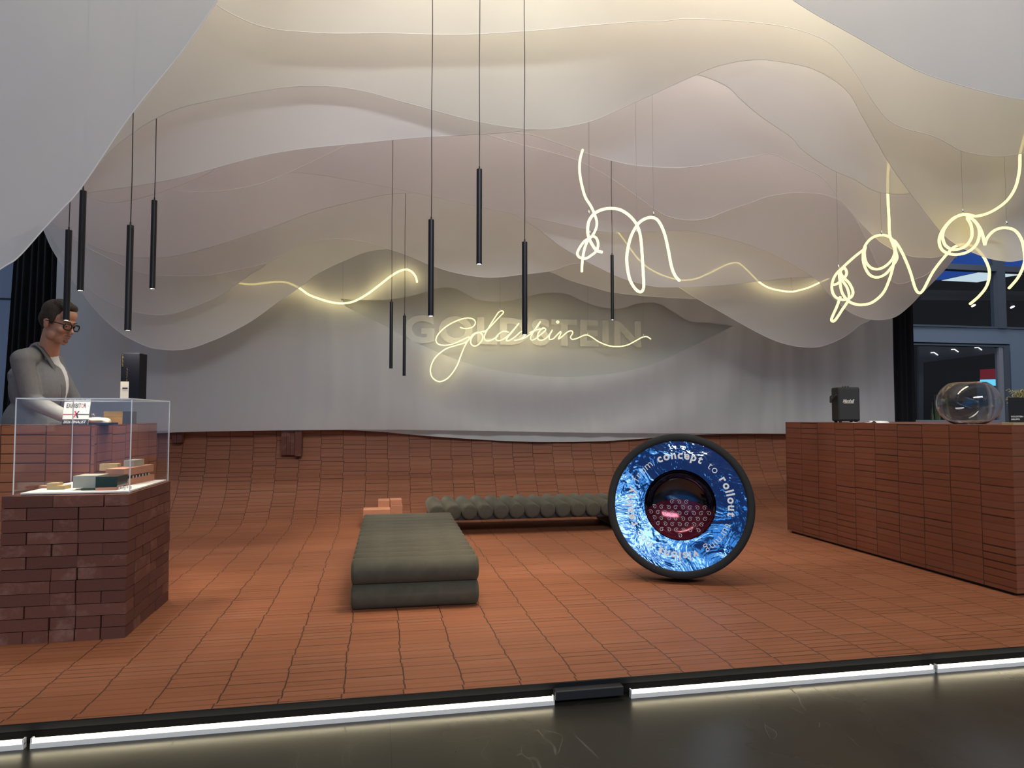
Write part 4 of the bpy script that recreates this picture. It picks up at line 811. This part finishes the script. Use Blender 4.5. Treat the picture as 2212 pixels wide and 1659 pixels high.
ppoly('ceiling_panel', [(2037, 605), (2120, 587), (2235, 589), (2160, 600), (2115, 609)], 13.4, emis('lit_ceiling', (.72, .86, .9), .75), 'pale lit ceiling panel seen below the blue banner through the hall window', 'ceiling panel')
ppoly('truss_beam', [(1990, 626), (2260, 630), (2260, 650), (1990, 648)], 12.36, pbr('brown_beam', (.05, .045, .04), .7), 'dull brown roof beam seen through the upper hall windows', 'beam')
for i, (px, py, lb) in enumerate([(2099, 660, 'small bright track spotlight seen through the window left of the mullion'), (2183, 663, 'small bright track spotlight seen through the window right of the mullion')]):
    a = onY(px, py, 12.4); t = thing('track_spotlight', lb, 'spotlight', a, 'track spotlights beyond the hall window')
    mb = MB(); mb.tube([a + Vector((0, 0, .28)), a + Vector((0, 0, .04))], .012, 8); mb.build('stem', M['black'], t)
    mb = MB(); mb.tube([a + Vector((-.0, .0, .07)), a + Vector((.01, -.03, .0))], .048, 14); mb.build('housing', M['black'], t)
    mb = MB(); mb.tube([a + Vector((.01, -.031, .0)), a + Vector((.0125, -.037, -.012))], .042, 14); mb.build('lens', M['lamp'], t)
ppoly('canopy', [(1985, 748), (2162, 749), (2162, 762), (1995, 783), (1995, 1022), (1985, 1022)], 12.6, pbr('grey_canopy', (.09, .085, .09), .7), 'sloping grey canopy of a neighbouring stand seen through the open glass door', 'canopy')
M['led'] = emis('led_bar', (.9, .95, 1), 2.2)
for i, (px, py, lb) in enumerate([(2017, 763, 'thin bright angled lamp on the canopy, leftmost of three behind the door'), (2061, 756, 'thin bright angled lamp on the canopy, middle of three behind the door'), (2112, 752, 'thin bright angled lamp on the canopy, rightmost of three behind the door')]):
    a = onY(px - 6, py - 1, 12.593); b_ = onY(px + 1, py - 1.5, 12.593); c0 = onY(px + 9, py + 4, 12.593); mb = MB(); mb.tube([a, b_, c0], .009, 6); tag(mb.build('arm_lamp', M['led'], origin=b_), lb, 'lamp', 'arm lamps on the neighbouring canopy')
ppoly('banner', [(2121, 798), (2156, 796), (2156, 818), (2121, 819)], 13.0, pbr('red_banner', (.4, .03, .05), .6, emit=(.4, .03, .05), es=.25), 'small red banner seen through the open glass door', 'banner')  # slight emission of the same red, added to brighten the banner
ppoly('video_screen', [(2121, 820), (2157, 819), (2157, 833), (2121, 833)], 13.0, emis('cyan_screen', (.15, .62, .8), 1.0), 'small bright cyan screen below the red banner beyond the door', 'screen')
ppoly('stand_counter', [(2121, 833.6), (2157, 833.6), (2157, 1016), (2121, 1016)], 13.3, pbr('bluish_counter', (.1, .22, .34), .5), 'bluish backlit stand counter under the cyan screen beyond the door', 'counter')
# leafy plant beyond the door
c_ = onY(2024, 902, 12.3); t = thing('potted_plant', 'upright yellow-green plant beyond the door beside the black drape', 'plant', (c_.x, c_.y, HF))
mb = MB(); mb.lathe([(0, HF), (.12, HF), (.14, .35), (.12, .35), (0, .33)], 16, Matrix.Translation((c_.x, c_.y, 0))); mb.build('pot', M['black'], t)
mb = MB(); random.seed(9)
for i in range(60):
    a = random.uniform(0, 2 * PI); r_ = random.uniform(0, .1); z1 = random.uniform(.9, 1.6); p0 = Vector((c_.x, c_.y, .33)); mb.tube([p0, p0 + Vector((r_ * math.cos(a), r_ * math.sin(a), (z1 - .33) * .6)), p0 + Vector((r_ * 1.3 * math.cos(a), r_ * 1.3 * math.sin(a), z1 - .33))], [.004, .012, .002], 4)
tag(mb.build('leaves', pbr('yellow_green_leaf', (.3, .36, .12), .6), t), kind='stuff')
mb = MB(); mb.box((-9, 11.5, HF), (-3.2, 11.7, 7.5)); o = tag(mb.build('wall_left', pbr('blue_grey_wall', (.2, .24, .33), .7)), kind='structure')
mb = MB(); zz = onY(15, 645, 11.48).z; mb.box((-9, 11.48, zz - .01), (-3.2, 11.5, zz + .01)); tag(mb.build('trim_1', M['black']), kind='structure')
# ================================================================== the man behind the bar counter
M['skin'] = pbr('skin', (.52, .27, .18), .5, noise=.08, nscale=18, Subsurface_Weight=.08)
M['jacket'] = pbr('grey_wool', (.2, .2, .205), .85, noise=.12, nscale=60, bump=.15)
M['lapel'] = pbr('grey_wool_lapel', (.17, .17, .18), .85, noise=.1, nscale=60)
M['trousers'] = pbr('dark_trousers', (.03, .035, .05), .85)
M['hair'] = pbr('brown_hair', (.035, .021, .013), .55, noise=.5, nscale=90, bump=.6)
M['brow'] = pbr('dark_brow', (.035, .02, .014), .7)
M['lips'] = pbr('lips', (.36, .15, .12), .5); M['eye'] = pbr('eye_white', (.6, .58, .55), .3); M['iris'] = pbr('iris', (.02, .015, .01), .2)
M['specs'] = pbr('black_spectacles', (.008, .008, .009), .25); M['stubble'] = pbr('stubble', (.24, .12, .085), .75, noise=.25, nscale=120)
def caps(mb, a, b_, r0, r1, n=14, steps=8):
    a, b_ = Vector(a), Vector(b_); d = (b_ - a); L = d.length; d.normalize(); pts = []; rs = []
    for i in range(5): t = i / 5 * PI / 2; pts.append(a - d * r0 * math.cos(t)); rs.append(max(.0008, r0 * math.sin(t)))
    for i in range(steps + 1): pts.append(a + d * L * i / steps); rs.append(r0 + (r1 - r0) * i / steps)
    for i in range(4, -1, -1): t = i / 5 * PI / 2; pts.append(b_ + d * r1 * math.cos(t)); rs.append(max(.0008, r1 * math.sin(t)))
    mb.tube(pts, rs, n)
def remesh(o, v, smooth=0):
    r = o.modifiers.new('remesh', 'REMESH'); r.mode = 'VOXEL'; r.voxel_size = v; r.use_smooth_shade = True
    if smooth: q = o.modifiers.new('smooth', 'SMOOTH'); q.factor = .5; q.iterations = smooth
    return o
hc = onY(124, 702, 5.12); S = 1.09
fz = math.radians(-20)
HM = Matrix.Translation(hc) @ Matrix.Rotation(fz - PI / 2, 4, 'Z') @ Matrix.Rotation(math.radians(-17), 4, 'X') @ Matrix.Scale(S, 4)
H = lambda x, y, z: HM @ Vector((x, y, z))
R3 = HM.to_3x3()
def hel(mb, c, r, nu=18, nv=12, tilt=None):
    m3 = R3.to_4x4() if tilt is None else (R3 @ tilt).to_4x4(); mb.ellip(H(*c), r, nu, nv, m3)
fw = Vector((math.cos(math.radians(6)), math.sin(math.radians(6)), 0)); rt = Vector((fw.y, -fw.x, 0))  # facing, his right (towards camera)
chest = onY(84, 838, 5.2); neck = onY(99, 752, 5.17); belly = onY(76, 915, 5.2); pel = onY(64, 985, 5.2)
shR = neck - Vector((0, 0, .105)) + rt * .175 - fw * .075; shL = neck - Vector((0, 0, .095)) - rt * .19 - fw * .02
hdR = onY(140, 899, 4.86); elR = onY(70, 866, 5.0); hdL = onY(160, 905, 5.25); elL = elR - rt * .42 + fw * .12
person = thing('person', 'man in grey jacket and black glasses looking down behind the left bar counter', 'person', (pel.x, pel.y, 0))
mb = MB()
# head
hel(mb, (0, -.018, .05), (.073, .094, .088)); hel(mb, (0, .03, -.01), (.06, .062, .085)); hel(mb, (0, .045, -.07), (.046, .044, .036)); hel(mb, (0, .078, -.092), (.02, .016, .017))
hel(mb, (0, .082, .038), (.046, .016, .013)); hel(mb, (0, .06, .075), (.055, .035, .045))
for s_ in (-1, 1):
    hel(mb, (s_ * .036, .068, -.018), (.023, .022, .022)); hel(mb, (s_ * .048, .02, -.06), (.016, .035, .03))
    hel(mb, (s_ * .076, -.008, -.002), (.008, .017, .03)); hel(mb, (s_ * .081, -.016, .012), (.006, .012, .016))
caps(mb, H(0, .092, .022), H(0, .114, -.018), .0075 * S, .0115 * S, 10, 4); hel(mb, (0, .108, -.026), (.016, .011, .008))
hel(mb, (0, .088, -.052), (.026, .013, .012)); hel(mb, (0, .089, -.068), (.02, .01, .007))
caps(mb, H(0, -.02, -.05), neck + fw * .015 - Vector((0, 0, .03)), .056, .064)
# trunk and limbs under the clothes
mt = Matrix((fw, -rt, Vector((0, 0, 1)))).transposed().to_4x4()
mb.ellip(chest, (.12, .165, .2), 20, 14, mt); mb.ellip(belly, (.125, .15, .17), 20, 14, mt); mb.ellip(pel, (.12, .155, .14), 20, 14, mt)
caps(mb, shR, elR, .048, .038); caps(mb, elR, hdR, .036, .026); caps(mb, shL, elL, .048, .038); caps(mb, elL, hdL, .036, .026); caps(mb, shR, shL, .05, .05)
for s_ in (-1, 1):
    hp = pel + rt * .09 * s_ - Vector((0, 0, .05)); kn = hp + Vector((0, 0, -.42)) + fw * .02; an = Vector((kn.x - fw.x * .03, kn.y - fw.y * .03, .09))
    caps(mb, hp, kn, .078, .052); caps(mb, kn, an, .052, .036); caps(mb, an + Vector((0, 0, -.045)), an + fw * .15 + Vector((0, 0, -.055)), .036, .03)
def hand(mb, wr, dirv, side, dn):
    d = dirv.normalized(); u = side.normalized(); pm_ = wr + d * .045
    mb.ellip(pm_, (.048, .042, .016), 14, 10, Matrix((d, u, d.cross(u))).transposed().to_4x4())
    for i, (o_, L_) in enumerate([(-.03, .062), (-.01, .073), (.011, .07), (.031, .055)]):
        b0 = pm_ + d * .036 + u * o_; b1 = b0 + d * L_ * .5 + dn * .012; b2 = b1 + d * L_ * .38 + dn * .03; caps(mb, b0, b1, .0092, .0085, 8, 3); caps(mb, b1, b2, .0085, .007, 8, 3)
    t0 = wr + d * .02 - u * .034; t1_ = t0 + d * .035 - u * .03 + dn * .008; t2_ = t1_ + d * .03 - u * .006 + dn * .014; caps(mb, t0, t1_, .012, .0105, 8, 3); caps(mb, t1_, t2_, .0105, .008, 8, 3)
dn = Vector((0, 0, -1)); hand(mb, hdR, (hdR - elR) + Vector((.05, 0, -.02)), rt * -1, dn); hand(mb, hdL, (hdL - elL), rt, dn)
remesh(mb.build('body', M['skin'], person), .0055, 2)
# hair, short at the sides
mb = MB(); hel(mb, (0, -.026, .078), (.0775, .094, .078)); hel(mb, (0, -.06, .03), (.07, .058, .075)); hel(mb, (0, .042, .122), (.058, .046, .032)); hel(mb, (.008, .066, .128), (.044, .024, .022)); hel(mb, (0, 0, .125), (.06, .07, .04))
for s_ in (-1, 1): hel(mb, (s_ * .062, -.02, .05), (.016, .052, .05)); hel(mb, (s_ * .069, .018, .03), (.006, .012, .03))
remesh(mb.build('hair', M['hair'], person), .005, 1)
for s_ in (-1, 1):
    mb = MB(); hel(mb, (s_ * .031, .083, .016), (.0125, .0115, .0115)); ey = mb.build('eye', M['eye'], person)
    mb = MB(); hel(mb, (s_ * .031 + .001, .0925, .0135), (.0052, .003, .0052)); mb.build('iris', M['iris'], ey)
    mb = MB(); hel(mb, (s_ * .031, .0845, .0205), (.0145, .012, .009)); mb.build('eyelid', M['skin'], ey)
    mb = MB(); caps(mb, H(s_ * .014, .099, .039), H(s_ * .048, .086, .042), .0035, .0025, 8, 4); mb.build('eyebrow', M['brow'], person)
for zz, ww in ((-.0545, .021), (-.061, .018)): mb = MB(); hel(mb, (0, .0965, zz), (ww, .0065, .0038)); mb.build('lip', M['lips'], person)
mb = MB(); hel(mb, (0, .093, -.046), (.026, .009, .006)); hel(mb, (0, .0865, -.082), (.018, .011, .012)); remesh(mb.build('stubble', M['stubble'], person), .003)
gl = None
mb = MB()
for s_ in (-1, 1):
    mb.tube([H(s_ * .034 + .027 * math.cos(a), .108 - .008 * abs(math.cos(a)) * (1 if math.cos(a) * s_ > 0 else 0), .012 + .022 * max(-.85, min(.8, math.sin(a)))) for a in [2 * PI * i / 24 for i in range(25)]], .0042, 8)
    mb.tube([H(s_ * .06, .1, .022), H(s_ * .071, .08, .022), H(s_ * .078, .02, .02), H(s_ * .083, -.012, .018), H(s_ * .082, -.025, .002)], .0032, 8)
mb.tube([H(-.008, .11, .018), H(0, .114, .021), H(.008, .11, .018)], .003, 8); mb.build('spectacles', M['specs'], person)
# clothes
mb = MB()
mb.ellip(chest, (.17, .19, .225), 24, 16, mt); mb.ellip(belly - Vector((0, 0, .0)), (.19, .18, .2), 24, 16, mt); mb.ellip(pel + Vector((0, 0, .02)), (.16, .195, .15), 24, 16, mt)
caps(mb, shR, elR, .068, .058, 18); caps(mb, elR, hdR - (hdR - elR) * .06, .057, .043, 18); caps(mb, shL, elL, .068, .058, 18); caps(mb, elL, hdL - (hdL - elL) * .06, .057, .043, 18)
caps(mb, shR + Vector((0, 0, .01)), neck - fw * .05 - Vector((0, 0, .05)), .07, .064, 18); caps(mb, shL + Vector((0, 0, .01)), neck - fw * .05 - Vector((0, 0, .05)), .07, .064, 18); caps(mb, neck - fw * .04 - Vector((0, 0, .02)), chest - fw * .03 + Vector((0, 0, .08)), .062, .15, 18)
for q in range(3): # sleeve creases
    c0 = elR + (shR - elR) * (.1 + .13 * q); dd_ = (shR - elR).normalized(); sd_ = dd_.orthogonal().normalized()
    mb.tube([c0 + (sd_ * math.cos(a) + dd_.cross(sd_) * math.sin(a)) * .056 + dd_ * .012 * math.sin(a * 2 + q) for a in [2 * PI * i / 16 for i in range(17)]], .0065, 6)
remesh(mb.build('jacket', M['jacket'], person), .008, 3)
mb = MB(); mb.ellip(chest + fw * .038 + Vector((0, 0, .02)) , (.142, .05, .2), 20, 14, mt); caps(mb, neck - Vector((0, 0, .035)) + fw * .012, chest + fw * .09 + Vector((0, 0, .1)), .058, .05, 16); remesh(mb.build('shirt', M['white'], person), .008, 2)
for s_ in (-1, 1):
    p_ = [neck - fw * .06 + rt * .05 * s_ + Vector((0, 0, .02)), neck + rt * .068 * s_ - Vector((0, 0, .01)) + fw * .01, chest + fw * .135 + rt * .055 * s_ + Vector((0, 0, .1)), chest + fw * .168 + rt * .045 * s_ - Vector((0, 0, .02)), belly + fw * .175 + rt * .02 * s_ + Vector((0, 0, .05))]
    mb = MB(); pp = smooth_path(p_, 6); vv = []
    for i, p in enumerate(pp):
        wv = .028 * math.sin(PI * min(1, i / (len(pp) - 1) * .9 + .1)) + .008; vv += [p, p + rt * s_ * wv + fw * -.01, p + rt * s_ * wv - fw * .02, p - fw * .014]
    mb.add(vv, [(4 * i + a, 4 * i + (a + 1) % 4, 4 * i + 4 + (a + 1) % 4, 4 * i + 4 + a) for i in range(len(pp) - 1) for a in range(4)], True); mb.build('lapel', M['lapel'], person)
mb = MB()
for s_ in (-1, 1):
    hp = pel + rt * .09 * s_ - Vector((0, 0, .03)); kn = hp + Vector((0, 0, -.44)) + fw * .02; an = Vector((kn.x - fw.x * .03, kn.y - fw.y * .03, .09)); caps(mb, hp, kn, .1, .07); caps(mb, kn, an, .07, .055)
mb.ellip(pel, (.145, .18, .12), 20, 12, mt)
remesh(mb.build('trousers', M['trousers'], person), .012, 1)
for s_ in (-1, 1):
    kn = pel + rt * .09 * s_ + Vector((0, 0, -.47)) - fw * .01; a = Vector((kn.x, kn.y, .042)); mb = MB(); mb.ellip(a + fw * .06, (.145, .05, .042), 16, 10, mt); mb.build('shoe', M['black'], person)
